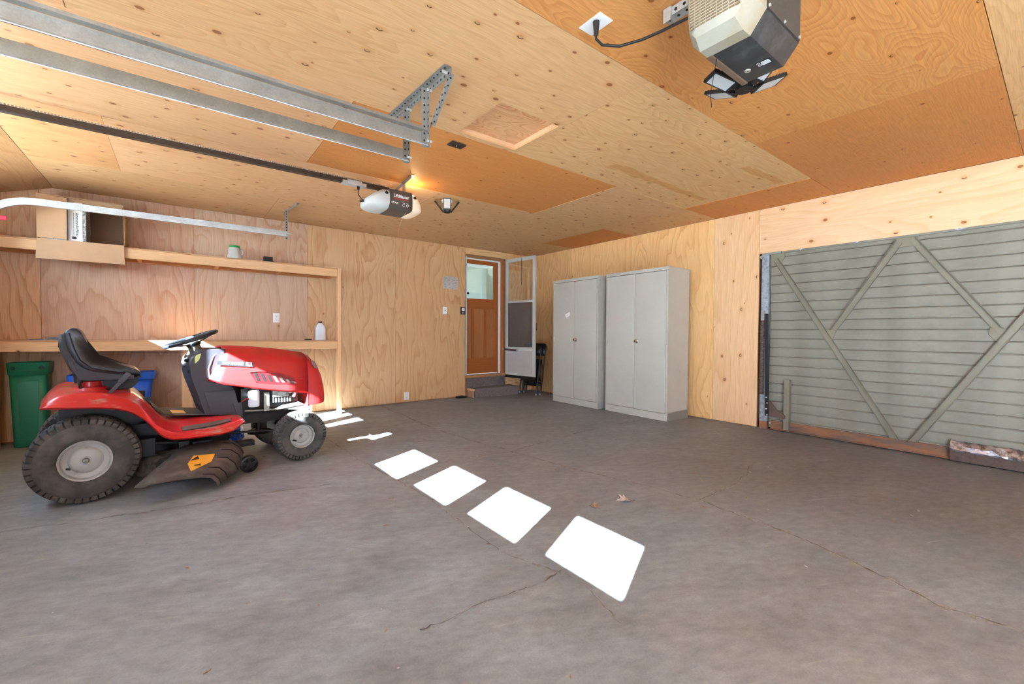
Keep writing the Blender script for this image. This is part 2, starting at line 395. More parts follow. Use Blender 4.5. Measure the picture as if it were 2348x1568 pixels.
# ------------------------------------------------------------------ mesh helpers
class MB:
    """Collects simple solids into one mesh."""

    def __init__(self):
        self.v, self.f = [], []

    def add(self, vs, fs):
        o = len(self.v)
        self.v += [tuple(x) for x in vs]
        self.f += [tuple(i + o for i in f) for f in fs]
        return self

    def box(self, x0, x1, y0, y1, z0, z1, mat=None):
        vs = [Vector(p) for p in ((x0, y0, z0), (x1, y0, z0), (x1, y1, z0), (x0, y1, z0), (x0, y0, z1), (x1, y0, z1), (x1, y1, z1), (x0, y1, z1))]
        if mat is not None:
            vs = [mat @ p for p in vs]
        return self.add(vs, [(0, 3, 2, 1), (4, 5, 6, 7), (0, 1, 5, 4), (1, 2, 6, 5), (2, 3, 7, 6), (3, 0, 4, 7)])

    def bar(self, a, b, w, h, up=(0, 0, 1)):
        """Rectangular bar from a to b; w across, h along up."""
        a, b = Vector(a), Vector(b)
        d = (b - a).normalized()
        u = Vector(up)
        s = d.cross(u)
        if s.length < 1e-4:
            s = d.cross(Vector((1, 0, 0)))
        s.normalize()
        u = s.cross(d)
        s *= w / 2
        u *= h / 2
        vs = [a - s - u, a + s - u, a + s + u, a - s + u, b - s - u, b + s - u, b + s + u, b - s + u]
        return self.add(vs, [(0, 1, 2, 3), (7, 6, 5, 4), (0, 4, 5, 1), (1, 5, 6, 2), (2, 6, 7, 3), (3, 7, 4, 0)])

    def angle(self, a, b, s1, s2, th=0.003):
        """L-section from a to b with legs along vectors s1 and s2."""
        a, b, s1, s2 = map(Vector, (a, b, s1, s2))
        t1 = s1.normalized() * th
        t2 = s2.normalized() * th
        prof = [Vector((0, 0, 0)), s1, s1 + t2, t1 + t2, s2 + t1, s2]
        vs = [a + p for p in prof] + [b + p for p in prof]
        n = 6
        fs = [(i, (i + 1) % n, (i + 1) % n + n, i + n) for i in range(n)]
        fs += [tuple(range(n))[::-1], tuple(range(n, 2 * n))]
        return self.add(vs, fs)

    def cyl(self, a, b, r, r2=None, seg=16, cap=True):
        a, b = Vector(a), Vector(b)
        r2 = r if r2 is None else r2
        d = (b - a).normalized()
        s = d.orthogonal().normalized()
        u = d.cross(s)
        vs = []
        for c, rr in ((a, r), (b, r2)):
            for i in range(seg):
                t = 2 * pi * i / seg
                vs.append(c + s * (rr * cos(t)) + u * (rr * sin(t)))
        fs = [(i, (i + 1) % seg, (i + 1) % seg + seg, i + seg) for i in range(seg)]
        if cap:
            fs += [tuple(range(seg))[::-1], tuple(range(seg, 2 * seg))]
        return self.add(vs, fs)

    def tube(self, pts, r, seg=10, closed=False):
        pts = [Vector(p) for p in pts]
        n = len(pts)
        vs = []
        prev = None
        for i, p in enumerate(pts):
            if closed:
                d = pts[(i + 1) % n] - pts[i - 1]
            else:
                d = pts[min(i + 1, n - 1)] - pts[max(i - 1, 0)]
            d.normalize()
            s = d.orthogonal().normalized() if prev is None else (prev - d * prev.dot(d)).normalized()
            prev = s
            u = d.cross(s)
            for k in range(seg):
                t = 2 * pi * k / seg
                vs.append(p + s * (r * cos(t)) + u * (r * sin(t)))
        fs = []
        for i in range(n if closed else n - 1):
            j = (i + 1) % n
            for k in range(seg):
                k2 = (k + 1) % seg
                fs.append((i * seg + k, i * seg + k2, j * seg + k2, j * seg + k))
        if not closed:
            fs += [tuple(range(seg))[::-1], tuple((n - 1) * seg + k for k in range(seg))]
        return self.add(vs, fs)

    def lathe(self, prof, c=(0, 0, 0), axis='Z', seg=40):
        """prof: list of (radius, height); spun about the axis through c."""
        c = Vector(c)
        vs = []
        for r, h in prof:
            for k in range(seg):
                t = 2 * pi * k / seg
                a, b = r * cos(t), r * sin(t)
                vs.append(c + (Vector((a, b, h)) if axis == 'Z' else Vector((a, h, b)) if axis == 'Y' else Vector((h, a, b))))
        fs = []
        for i in range(len(prof) - 1):
            for k in range(seg):
                k2 = (k + 1) % seg
                fs.append((i * seg + k, i * seg + k2, (i + 1) * seg + k2, (i + 1) * seg + k))
        return self.add(vs, fs)

    def prism(self, poly, d):
        """Polygon (3-D points) pushed along d."""
        poly = [Vector(p) for p in poly]
        d = Vector(d)
        n = len(poly)
        vs = poly + [p + d for p in poly]
        fs = [tuple(range(n))[::-1], tuple(range(n, 2 * n))]
        fs += [(i, (i + 1) % n, (i + 1) % n + n, i + n) for i in range(n)]
        return self.add(vs, fs)

    def loft(self, secs, closed=False, caps=False):
        n = len(secs[0])
        vs = [p for s in secs for p in s]
        fs = []
        for i in range(len(secs) - 1):
            for k in range(n if closed else n - 1):
                k2 = (k + 1) % n
                fs.append((i * n + k, i * n + k2, (i + 1) * n + k2, (i + 1) * n + k))
        if caps:
            fs += [tuple(range(n))[::-1], tuple(range((len(secs) - 1) * n, len(secs) * n))]
        return self.add(vs, fs)


def obj(name, mb, mat, parent=None, bevel=0.0, smooth=None, solid=0.0, subsurf=0, seg=2):
    me = bpy.data.meshes.new(name)
    bm = bmesh.new()
    vs = [bm.verts.new(p) for p in mb.v]
    for f in mb.f:
        if len(set(f)) > 2:
            try:
                bm.faces.new([vs[i] for i in f])
            except ValueError:
                pass
    bmesh.ops.recalc_face_normals(bm, faces=bm.faces)
    if bevel:
        bmesh.ops.bevel(bm, geom=list(bm.edges), offset=bevel, segments=seg, affect='EDGES', clamp_overlap=True, profile=0.7)
    bm.to_mesh(me)
    bm.free()
    me.materials.append(M[mat] if isinstance(mat, str) else mat)
    o = bpy.data.objects.new(name, me)
    COL.objects.link(o)
    if smooth is None and bevel:
        smooth = 40
    if smooth:
        me.shade_smooth()
        me.set_sharp_from_angle(angle=radians(smooth))
    if parent is not None:
        o.parent = parent
    if solid:
        md = o.modifiers.new('thickness', 'SOLIDIFY')
        md.thickness = solid
        md.offset = 0
    if subsurf:
        md = o.modifiers.new('smooth', 'SUBSURF')
        md.levels = subsurf
        md.render_levels = subsurf
    return o


def tag(o, label, cat, group=None):
    o['label'] = label
    o['category'] = cat
    if group:
        o['group'] = group
    return o


def thing(name, label, cat, loc=(0, 0, 0), rot=(0, 0, 0), group=None):
    e = bpy.data.objects.new(name, None)
    e.empty_display_size = 0.05
    COL.objects.link(e)
    e.location = loc
    e.rotation_euler = rot
    return tag(e, label, cat, group)


def structure(name, mb, mat, **kw):
    o = obj(name, mb, mat, **kw)
    o['kind'] = 'structure'
    return o


def stuff(o):
    o['kind'] = 'stuff'
    return o


def text(name, body, mat, parent, loc, rot, size, depth=0.0006, align='CENTER', sx=1.0, bold=0.0, shear=0.0):
    cu = bpy.data.curves.new(name, 'FONT')
    cu.body = body
    cu.size = size
    cu.align_x = align
    cu.align_y = 'CENTER'
    cu.extrude = depth
    cu.offset = bold
    cu.shear = shear
    cu.resolution_u = 3
    tmp = bpy.data.objects.new(name + '_curve', cu)
    COL.objects.link(tmp)
    dg = bpy.context.evaluated_depsgraph_get()
    me = bpy.data.meshes.new_from_object(tmp.evaluated_get(dg))
    bpy.data.objects.remove(tmp)
    me.name = name
    me.materials.clear()
    me.materials.append(M[mat])
    o = bpy.data.objects.new(name, me)
    COL.objects.link(o)
    o.parent = parent
    o.location = loc
    o.rotation_euler = rot
    o.scale = (sx, 1, 1)
    return o


def copy_tree(o, parent=None, **props):
    c = o.copy()
    COL.objects.link(c)
    if parent is not None:
        c.parent = parent
    for k, v in props.items():
        c[k] = v
    for ch in list(o.children):
        copy_tree(ch, c)
    return c


# ------------------------------------------------------------------ the shell
XL, XR, YB, YF, ZC = -1.40, 5.158, 6.058, -7.20, 2.437

fl = structure('floor', MB().box(XL - 0.1, XR + 0.1, YF, YB + 0.1, -0.10, 0.0), 'concrete')
rnd = random.Random(12)
for pts, wd in CRACKS:
    line = []
    for a, b in zip(pts, pts[1:]):
        a, b = Vector(a), Vector(b)
        n = max(2, int((b - a).length / 0.022))
        line += [a.lerp(b, k / n) for k in range(n)]
    line.append(Vector(pts[-1]))
    drift, slow = 0.0, 0.0
    L_, R_, LH, RH = [], [], [], []
    for k, p in enumerate(line):
        d = (line[min(k + 1, len(line) - 1)] - line[max(k - 1, 0)]).normalized()
        nrm = Vector((-d.y, d.x))
        slow = slow * 0.93 + rnd.uniform(-1, 1) * 0.007
        drift = slow + rnd.uniform(-1, 1) * 0.003
        c = p + nrm * drift
        hw = wd * max(0.03, rnd.gauss(0.30, 0.30))
        L_.append((*(c + nrm * hw), 0.0006))
        R_.append((*(c - nrm * hw), 0.0006))
        hw = wd * 3.2 * max(0.3, rnd.gauss(1.0, 0.3))
        LH.append((*(c + nrm * hw), 0.0003))
        RH.append((*(c - nrm * hw), 0.0003))
    n = len(line)
    fc = [(i, i + 1, n + i + 1, n + i) for i in range(n - 1)]
    obj('crack', MB().add(L_ + R_, fc), 'crack', fl)
    obj('crack_scuff', MB().add(LH + RH, fc), 'scuff', fl)

TAN = rgb(216, 172, 124)
PINK = rgb(222, 174, 128)
LTAN = rgb(219, 176, 124)
OR1 = rgb(212, 150, 88)
OR2 = rgb(204, 136, 76)
OR3 = rgb(210, 140, 76)
WALL = rgb(212, 174, 132)
WALLR = rgb(232, 186, 128)
PALE = rgb(228, 188, 148)
LUM = rgb(226, 182, 136)


def sheet(name, parent, loc, ex, ey, L, W, T, col, mat, holes=None):
    """Plywood sheet: grain along ex, width along ey, centred at loc, thickness T away from the room."""
    mb = MB()
    if holes:
        hx0, hx1, hy0, hy1 = holes
        mb.box(-L / 2, hx0, -W / 2, W / 2, 0, T).box(hx1, L / 2, -W / 2, W / 2, 0, T)
        mb.box(hx0, hx1, -W / 2, hy0, 0, T).box(hx0, hx1, hy1, W / 2, 0, T)
        o = obj(name, mb, mat, parent)
    else:
        o = obj(name, mb.box(-L / 2, L / 2, -W / 2, W / 2, 0, T), mat, parent, bevel=0.0015, seg=1, smooth=0)
    ex, ey = Vector(ex), Vector(ey)
    ez = ex.cross(ey)
    mm = Matrix((ex, ey, ez)).transposed().to_4x4()
    mm.translation = Vector(loc)
    o.matrix_local = mm
    o.color = col
    return o


# ceiling: a slab over plywood sheets, each sheet its own piece
ce = structure('ceiling', MB().box(XL - 0.1, XR + 0.1, YF, YB + 0.1, 2.56, 2.62), 'house_wall')
GAP = 0.0025
CE_SHEETS = [
    (-0.93, 0.90, -1.80, -0.96, TAN, 'ply_ceil'), (0.90, 3.34, -1.80, -0.96, TAN, 'ply_ceil'), (3.34, 5.158, -1.80, -0.96, TAN, 'ply_ceil'),
    (-0.93, 2.05, -0.96, 0.25, LTAN, 'ply_ceil'), (2.05, 4.50, -0.96, 0.25, LTAN, 'ply_ceil'), (4.50, 5.158, -0.96, 0.25, OR2, 'ply_fine'),
    (-0.93, 0.90, 0.25, 1.44, OR1, 'ply_orange'), (0.90, 3.34, 0.25, 1.44, OR1, 'ply_orange'), (3.34, 5.158, 0.25, 1.44, OR2, 'ply_fine'),
    (-0.93, -0.36, 1.44, 2.65, PINK, 'ply_ceil'), (-0.36, 2.06, 1.44, 2.65, TAN, 'ply_ceil'), (2.06, 4.46, 1.44, 2.65, LTAN, 'ply_stain'), (4.46, 5.158, 1.44, 2.65, OR3, 'ply_fine'),
    (-0.93, 0.85, 2.65, 3.84, PINK, 'ply_ceil'), (0.85, 3.29, 2.65, 3.84, OR3, 'ply_fine'), (3.29, 4.60, 2.65, 3.84, TAN, 'ply_ceil'), (4.60, 5.158, 2.65, 3.84, TAN, 'ply_ceil'),
    (-0.93, -0.37, 3.84, 5.04, rgb(214, 160, 110), 'ply_ceil'), (-0.37, 2.08, 3.84, 5.04, PINK, 'ply_ceil'), (2.08, 4.50, 3.84, 5.04, TAN, 'ply_ceil'), (4.50, 5.158, 3.84, 5.04, OR3, 'ply_fine'),
    (-0.93, 0.85, 5.04, 6.058, TAN, 'ply_ceil'), (0.85, 3.29, 5.04, 6.058, TAN, 'ply_ceil'), (3.29, 5.158, 5.04, 6.058, TAN, 'ply_ceil'),
    (-0.93, 2.1, -7.20, -3.10, TAN, 'ply_ceil'), (2.1, 5.158, -7.20, -3.10, TAN, 'ply_ceil'), (-0.93, 2.1, -3.10, -1.80, TAN, 'ply_ceil'), (2.1, 5.158, -3.10, -1.80, TAN, 'ply_ceil'),
]
for i, (x0, x1, y0, y1, c, mt) in enumerate(CE_SHEETS):
    cx, cy = (x0 + x1) / 2, (y0 + y1) / 2
    hole = None
    if i == 10:
        hole = (1.545 - cx, 2.03 - cx, -(2.60 - cy), -(2.12 - cy))
    sheet('plywood_sheet', ce, (cx, cy, ZC + 0.0012 * (i % 3)), (1, 0, 0), (0, -1, 0), x1 - x0 - GAP, y1 - y0 - GAP, -0.012, c, mt, hole)
# the sheets are pushed up: thickness is negative along ez (which points down), so it lies above ZC
for (y0, y1, c) in ((-7.2, -1.8, LTAN), (-1.8, 0.25, LTAN), (0.25, 2.65, PINK), (2.65, 4.23, rgb(214, 150, 100)), (4.23, 6.058, rgb(196, 150, 104))):
    a = Vector((-0.93, 0, ZC))
    b = Vector((XL, 0, 2.29))
    ex = (b - a).normalized()
    L = (b - a).length
    sheet('sloped_plywood_sheet', ce, ((a.x + b.x) / 2, (y0 + y1) / 2, (a.z + b.z) / 2), (0, 1, 0), tuple(ex), y1 - y0 - GAP, L, 0.012, c, 'ply_wall')

# attic hatch set in the ceiling
h = MB()
h.box(1.545, 2.03, 2.60, 2.618, ZC + 0.0135, ZC + 0.07).box(2.03, 2.048, 2.10, 2.618, ZC + 0.0135, ZC + 0.07)
h.box(1.527, 1.545, 2.10, 2.618, ZC + 0.0135, ZC + 0.07).box(1.545, 2.03, 2.10, 2.12, ZC + 0.0135, ZC + 0.07)
ht = thing('attic_hatch', 'square plywood attic hatch recessed in the tan ceiling sheet', 'hatch', (0, 0, 0))
o = obj('hatch_frame', h, 'lumber', ht)
o.color = PALE
o = sheet('hatch_panel', ht, (1.7875, 2.36, ZC + 0.040), (1, 0, 0), (0, -1, 0), 0.484, 0.478, -0.012, rgb(226, 176, 130), 'ply_orange')


def wall_sheet_back(x0, x1, z0, z1, c, mt='ply_wall', par=None, y=YB):
    return sheet('plywood_sheet', par, ((x0 + x1) / 2, y, (z0 + z1) / 2), (0, 0, 1), (1, 0, 0), z1 - z0, x1 - x0 - GAP, 0.012, c, mt)


# back wall
mb = MB().box(XL - 0.1, 3.73, YB + 0.012, YB + 0.11, 0, ZC + 0.1).box(4.55, XR + 0.1, YB + 0.012, YB + 0.11, 0, ZC + 0.1)
mb.box(3.73, 4.55, YB + 0.012, YB + 0.11, 2.335, ZC + 0.1).box(3.73, 4.55, YB + 0.012, YB + 0.11, 0, 0.30)
wb = structure('wall_back', mb, 'lumber')
wb.color = rgb(150, 116, 84)
for x0, x1, c in ((XL, -1.03, rgb(214, 170, 130)), (-1.03, 0.16, rgb(202, 165, 138)), (0.16, 1.34, rgb(202, 170, 144)), (1.34, 2.53, WALL), (2.53, 3.725, rgb(212, 172, 126))):
    wall_sheet_back(x0, x1, 0.015, ZC, c, par=wb)
wall_sheet_back(4.555, 5.158, 0.01, ZC, rgb(222, 178, 130), par=wb)
o = sheet('plywood_sheet', wb, (4.14, YB - 0.002, 2.386), (1, 0, 0), (0, 0, 1), 0.83, 0.10, -0.012, rgb(226, 188, 136), 'ply_wall')

# right wall
DY0, DY1 = -0.21, 2.035            # old door's edges along the wall
mb = MB().box(XR + 0.012, XR + 0.11, 2.15, YB + 0.1, 0, ZC + 0.1).box(XR + 0.012, XR + 0.11, YF, 2.15, 1.955, ZC + 0.1).box(XR + 0.012, XR + 0.11, YF, -0.33, 0, 1.955)
wr = structure('wall_right', mb, 'lumber')
wr.color = rgb(150, 116, 84)


def wall_sheet_right(y0, y1, z0, z1, c, mt, horiz=False):
    cy, cz = (y0 + y1) / 2, (z0 + z1) / 2
    if horiz:
        return sheet('plywood_sheet', wr, (XR, cy, cz), (0, 1, 0), (0, 0, 1), y1 - y0 - GAP, z1 - z0, 0.012, c, mt)
    return sheet('plywood_sheet', wr, (XR, cy, cz), (0, 0, 1), (0, -1, 0), z1 - z0, y1 - y0 - GAP, 0.012, c, mt)


wall_sheet_right(-0.29, 2.15, 1.945, ZC, PALE, 'ply_knot', True)
wall_sheet_right(-1.80, -0.29, 1.945, ZC, PALE, 'ply_knot', True)
wall_sheet_right(-1.80, -0.33, 0.01, 1.943, PALE, 'ply_knot')
wall_sheet_right(-7.20, -1.80, 0.01, ZC, PALE, 'ply_knot')
wall_sheet_right(2.15, 2.66, 0.01, ZC, rgb(228, 186, 142), 'ply_knot')
wall_sheet_right(2.66, 3.88, 0.01, ZC, WALLR, 'ply_wall')
wall_sheet_right(3.88, 5.10, 0.01, ZC, WALLR, 'ply_wall')
wall_sheet_right(5.10, 6.058, 0.01, ZC, rgb(222, 176, 122), 'ply_wall')

# front wall, behind the camera
mb = MB().box(XL - 0.1, -1.0, YF - 0.1, YF, 0, ZC + 0.1).box(0.0, XR + 0.1, YF - 0.1, YF, 0, ZC + 0.1)
mb.box(-1.0, 0.0, YF - 0.1, YF, 2.15, ZC + 0.1).box(-1.0, 0.0, YF - 0.1, YF, 0, 1.0)      # added window, out of view, lets fill light reach the back wall
wf = structure('wall_front', mb, 'ply_wall')
wf.color = WALL

# left wall with the two sectional doors; sun comes through their window lites
DOORS = (0.92, 3.965)
DW = 1.37
mb = MB()
FILL_GAP0, FILL_GAP1 = -3.30, -2.10          # added unseen opening, sized and placed to let fill light in
ys = [YF - 0.1, FILL_GAP0, FILL_GAP1]
ys = [YF - 0.1]
for c in DOORS:
    ys += [c - DW, c + DW]
ys.append(YB + 0.1)
ys[1:1] = [FILL_GAP0, FILL_GAP1]
for a, b in zip(ys[0::2], ys[1::2]):
    mb.box(XL - 0.10, XL, a, b, 0, ZC + 0.1)
for c in DOORS:
    mb.box(XL - 0.10, XL, c - DW, c + DW, 2.14, ZC + 0.1)
mb.box(XL - 0.10, XL, FILL_GAP0, FILL_GAP1, 2.15, ZC + 0.1)
wl = structure('wall_left', mb, 'lumber')
wl.color = WALL
ZW, HW, WW = 1.835, 0.287, 0.462
for n, c in enumerate(DOORS):
    root = bpy.data.objects.new('door_%d' % (n + 1), None)
    COL.objects.link(root)
    root['kind'] = 'structure'
    root.location = (XL - 0.02, c, 0)
    tilt = 0.045 if n == 0 else 0.0
    for k in range(3):
        z0 = 0.0 + k * 0.53
        obj('door_section', MB().box(-0.025, 0.02, -DW, DW, z0 + 0.003, z0 + 0.527), 'white', root, bevel=0.006)
    s = MB()
    cs = [-0.975, -0.325, 0.325, 0.975]
    edges = [-DW]
    for yy in cs:
        edges += [yy - WW / 2, yy + WW / 2]
    edges.append(DW)
    for a, b in zip(edges[0::2], edges[1::2]):
        s.box(-0.025, 0.02, a, b, 1.593, 2.135)
    for yy in cs:
        zc = ZW - tilt * yy
        s.box(-0.025, 0.02, yy - WW / 2, yy + WW / 2, 1.593, zc - HW / 2).box(-0.025, 0.02, yy - WW / 2, yy + WW / 2, zc + HW / 2, 2.135)
    obj('door_section', s, 'white', root)
    for yy in cs:
        zc = ZW - tilt * yy
        obj('pane', MB().box(-0.004, 0.0, yy - WW / 2, yy + WW / 2, zc - HW / 2, zc + HW / 2), 'glass', root)

structure('ground', MB().box(-30, XL - 0.1, -25, 25, -0.14, -0.03), 'driveway')

# little house hall behind the entry door
mb = MB().box(3.0, 5.4, 7.9, 7.95, 0.2, 2.8).box(2.95, 3.0, YB + 0.115, 7.95, 0.2, 2.8).box(5.4, 5.45, YB + 0.115, 7.95, 0.2, 2.8)
structure('wall_hall', mb, 'house_wall')
structure('ceiling_hall', MB().box(2.95, 5.45, YB + 0.115, 7.95, 2.45, 2.5), 'white')
structure('floor_hall', MB().box(2.95, 5.45, YB + 0.115, 7.95, 0.25, 0.3), 'door_wood')
hl = bpy.data.lights.new('hall_fill', 'POINT')  # added unseen light, brightens the hall behind the door glass
hl.energy = 9
hl.shadow_soft_size = 0.12
ho = bpy.data.objects.new('hall_fill', hl)
COL.objects.link(ho)
ho.location = (4.9, 6.9, 2.25)

# ------------------------------------------------------------------ entry door in the back wall
root = bpy.data.objects.new('door_3', None)
COL.objects.link(root)
root['kind'] = 'structure'
YD = YB + 0.075


def wpart(name, x0, x1, y0, y1, z0, z1, c, par=root, mat='door_wood', vert=True, bevel=0.002):
    """Wooden bar with grain along its length."""
    L, Wd, T = (z1 - z0, x1 - x0, y1 - y0) if vert else (x1 - x0, z1 - z0, y1 - y0)
    o = obj(name, MB().box(-L / 2, L / 2, -Wd / 2, Wd / 2, -T / 2, T / 2), mat, par, bevel=bevel, smooth=0, seg=1)
    ex, ey = (Vector((0, 0, 1)), Vector((1, 0, 0))) if vert else (Vector((1, 0, 0)), Vector((0, 0, 1)))
    mm = Matrix((ex, ey, ex.cross(ey))).transposed().to_4x4()
    mm.translation = Vector(((x0 + x1) / 2, (y0 + y1) / 2, (z0 + z1) / 2))
    o.matrix_local = mm
    o.color = c
    return o


DOORC = rgb(164, 92, 42)
DOORP = rgb(172, 112, 68)
wpart('stile', 3.752, 3.785, YD, YD + 0.04, 0.36, 2.28, DOORC)
wpart('stile', 4.355, 4.44, YD, YD + 0.04, 0.36, 2.28, DOORC)
wpart('rail', 3.785, 4.355, YD, YD + 0.04, 2.20, 2.28, DOORC, vert=False)
wpart('rail', 3.785, 4.355, YD, YD + 0.04, 1.45, 1.62, DOORC, vert=False)
wpart('rail', 3.785, 4.355, YD, YD + 0.04, 0.36, 0.62, DOORC, vert=False)
for x0 in (3.895, 4.145):
    wpart('muntin', x0, x0 + 0.055, YD + 0.002, YD + 0.04, 0.62, 1.45, DOORC)
for x0, x1 in ((3.785, 3.895), (3.95, 4.145), (4.20, 4.355)):
    wpart('panel', x0, x1, YD + 0.018, YD + 0.032, 0.62, 1.45, DOORP, bevel=0.0)
obj('glass_pane', MB().box(3.785, 4.355, YD + 0.016, YD + 0.021, 1.62, 2.20), 'glass_door', root)
obj('latch', MB().cyl((3.80, YD, 1.70), (3.80, YD - 0.03, 1.70), 0.012).cyl((3.80, YD - 0.03, 1.70), (3.80, YD - 0.045, 1.70), 0.02), 'dark', root)
wpart('jamb', 4.447, 4.505, YB - 0.004, YB + 0.115, 0.33, 2.30, rgb(170, 100, 54))
wpart('jamb', 3.73, 3.75, YB + 0.03, YB + 0.115, 0.33, 2.30, rgb(150, 88, 48))
wpart('head_jamb', 3.73, 4.505, YB + 0.0, YB + 0.115, 2.283, 2.335, rgb(150, 110, 76), vert=False)
wpart('sill', 3.722, 4.552, YB - 0.045, YB + 0.12, 0.305, 0.347, rgb(176, 128, 84), vert=False, bevel=0.006)
obj('weatherstrip', MB().box(3.732, 3.752, YB - 0.006, YB + 0.03, 0.33, 2.30), 'alu', root)
obj('weatherstrip', MB().box(4.424, 4.446, YB + 0.02, YB + 0.055, 0.35, 2.27), 'white', root)
obj('weatherstrip', MB().box(3.752, 4.43, YB + 0.03, YB + 0.055, 2.262, 2.282), 'white', root)

# carpeted step under it
st = thing('carpeted_step', 'grey carpeted wooden step below the varnished entry door', 'step', (4.17, 5.95, 0))
poly = [(-0.41, 0.105, 0), (-0.41, -0.09, 0), (0.45, -0.16, 0), (0.45, 0.105, 0)]
obj('tread_board', MB().prism([(x, y, 0.108) for x, y, z in poly], (0, 0, 0.030)), 'lumber', st, bevel=0.003).color = PALE
obj('carpet', MB().prism([(-0.385, 0.107, 0.139), (-0.385, -0.098, 0.139), (0.452, -0.168, 0.139), (0.452, 0.107, 0.139)], (0, 0, 0.008))
    .prism([(-0.385, -0.098, 0.0), (0.452, -0.168, 0.0), (0.452, -0.150, 0.0), (-0.385, -0.080, 0.0)], (0, 0, 0.105))
    .prism([(-0.385, -0.104, 0.098), (0.455, -0.174, 0.098), (0.455, -0.150, 0.098), (-0.385, -0.080, 0.098)], (0, 0, 0.048))
    .box(-0.42, 0.355, 0.094, 0.107, 0.14, 0.305), 'carpet', st, bevel=0.004)
obj('side_board', MB().box(-0.405, -0.387, -0.075, 0.10, 0.0, 0.106), 'lumber', st).color = rgb(176, 140, 108)
for k, (dx, dy) in enumerate(((-0.40, -0.095), (-0.43, -0.06))):
    pass

# storm door standing open along the right-hand corner
hx, hy, ox, oy = 4.532, 6.028, 4.632, 5.352
ang = math.atan2(oy - hy, ox - hx)
LW = math.hypot(ox - hx, oy - hy)
sd_ = thing('storm_door', 'white aluminium storm door standing open beside the entry door', 'door', (hx, hy, 0.325), (0, 0, ang))
T2 = 0.015
Hh = 1.99
f = MB()
obj('stile', MB().box(0.0, 0.055, -T2, T2, 0, Hh), 'alu', sd_, bevel=0.004)
obj('stile', MB().box(LW - 0.060, LW, -T2, T2, 0, Hh), 'alu', sd_, bevel=0.004)
obj('rail', MB().box(0.055, LW - 0.060, -T2, T2, Hh - 0.06, Hh), 'alu', sd_, bevel=0.003)
obj('rail', MB().box(0.055, LW - 0.060, -T2, T2, 1.235, 1.27), 'alu', sd_, bevel=0.003)
obj('rail', MB().box(0.055, LW - 0.060, -T2, T2, 0.425, 0.485), 'alu', sd_, bevel=0.003)
obj('rail', MB().box(0.055, LW - 0.060, -T2, T2, 0.0, 0.04), 'alu', sd_, bevel=0.003)
obj('glass_pane', MB().box(0.055, LW - 0.060, -0.002, 0.002, 1.27, Hh - 0.06), 'glass', sd_)
obj('screen', MB().box(0.055, LW - 0.060, -0.001, 0.001, 0.485, 1.235), 'screen', sd_)
obj('kick_panel', MB().box(0.055, LW - 0.060, -0.006, 0.006, 0.04, 0.425), 'alu_panel', sd_)
o = obj('door_sweep', MB().box(-0.005, LW + 0.004, -0.02, 0.02, -0.045, 0.002), 'black', sd_, bevel=0.003)
cl = obj('door_closer', MB().cyl((0.02, -0.045, 0.44), (0.30, -0.045, 0.43), 0.017), plain('maroon_tube', rgb(84, 52, 50), 0.4), sd_, smooth=40)
obj('closer_rod', MB().cyl((-0.10, -0.06, 0.447), (0.03, -0.045, 0.44), 0.006, seg=8).box(0.29, 0.36, -0.055, -0.012, 0.42, 0.44), 'galv', cl, smooth=40)
obj('push_handle', MB().cyl((LW - 0.03, 0.02, 0.83), (LW - 0.03, 0.045, 0.83), 0.008).bar((LW - 0.03, 0.05, 0.77), (LW - 0.03, 0.05, 0.89), 0.015, 0.012), 'dark', sd_)
ch = MB()
for k in range(26):
    z = Hh - 0.02 - k * 0.017
    ch.bar((0.385, -0.022, z), (0.385, -0.022, z - 0.013), 0.007 if k % 2 else 0.003, 0.003 if k % 2 else 0.007, up=(0, 1, 0))
stuff(obj('check_chain', ch, 'dark', sd_))


# ------------------------------------------------------------------ shelving bench along the back wall
YS = 5.72


def zu(x):
    return 1.880 - 0.0103 * x


def zw(x):
    return 0.961 - 0.0092 * x


bench = thing('wall_shelving', 'raw lumber wall shelving with upper shelf and workbench along back wall', 'shelving', (0, YS, 0))


def lumber(name, a, b, w, hgt, c=LUM, par=bench, up=(0, 0, 1), mat='lumber', base=(0, YS, 0)):
    """Board from a to b (world), grain along it."""
    a, b = Vector(a) - Vector(base), Vector(b) - Vector(base)
    L = (b - a).length
    o = obj(name, MB().box(-L / 2, L / 2, -w / 2, w / 2, -hgt / 2, hgt / 2), mat, par, bevel=0.003, smooth=0, seg=1)
    ex = (b - a).normalized()
    ey = Vector(up).cross(ex).normalized()
    mm = Matrix((ex, ey, ex.cross(ey))).transposed().to_4x4()
    mm.translation = (a + b) / 2
    o.matrix_local = mm
    o.color = c
    return o


XA, XB = -1.39, 1.622
for zf, hh, nm in ((zu, 0.092, 'upper'), (zw, 0.090, 'lower')):
    t = 0.014
    lumber('front_rail', (XA, YS + 0.019, zf(XA) - t - hh / 2), (XB, YS + 0.019, zf(XB) - t - hh / 2), 0.038, hh)
    lumber('ledger', (XA, YB - 0.022, zf(XA) - t - hh / 2), (XB, YB - 0.022, zf(XB) - t - hh / 2), 0.038, hh, rgb(204, 140, 88))
    lumber('shelf_board', (XA, (YS + YB) / 2, zf(XA) - t / 2), (XB, (YS + YB) / 2, zf(XB) - t / 2), YB - YS - 0.004, t, rgb(206, 162, 120), mat='ply_wall')
    for x in (-0.95, -0.30, 0.36, 0.98, 1.58):
        lumber('cross_brace', (x, YS + 0.04, zf(x) - t - hh / 2), (x, YB - 0.045, zf(x) - t - hh / 2), 0.038, hh, rgb(220, 160, 108))
lumber('post', (1.645, YS + 0.045, 0.0), (1.645, YS + 0.045, 1.868), 0.042, 0.089, rgb(228, 184, 140), up=(0, 1, 0))
lumber('leg', (0.08, YS + 0.075, 0.0), (0.08, YS + 0.075, zw(0) - 0.106), 0.092, 0.038, rgb(230, 186, 138), up=(0, 1, 0))
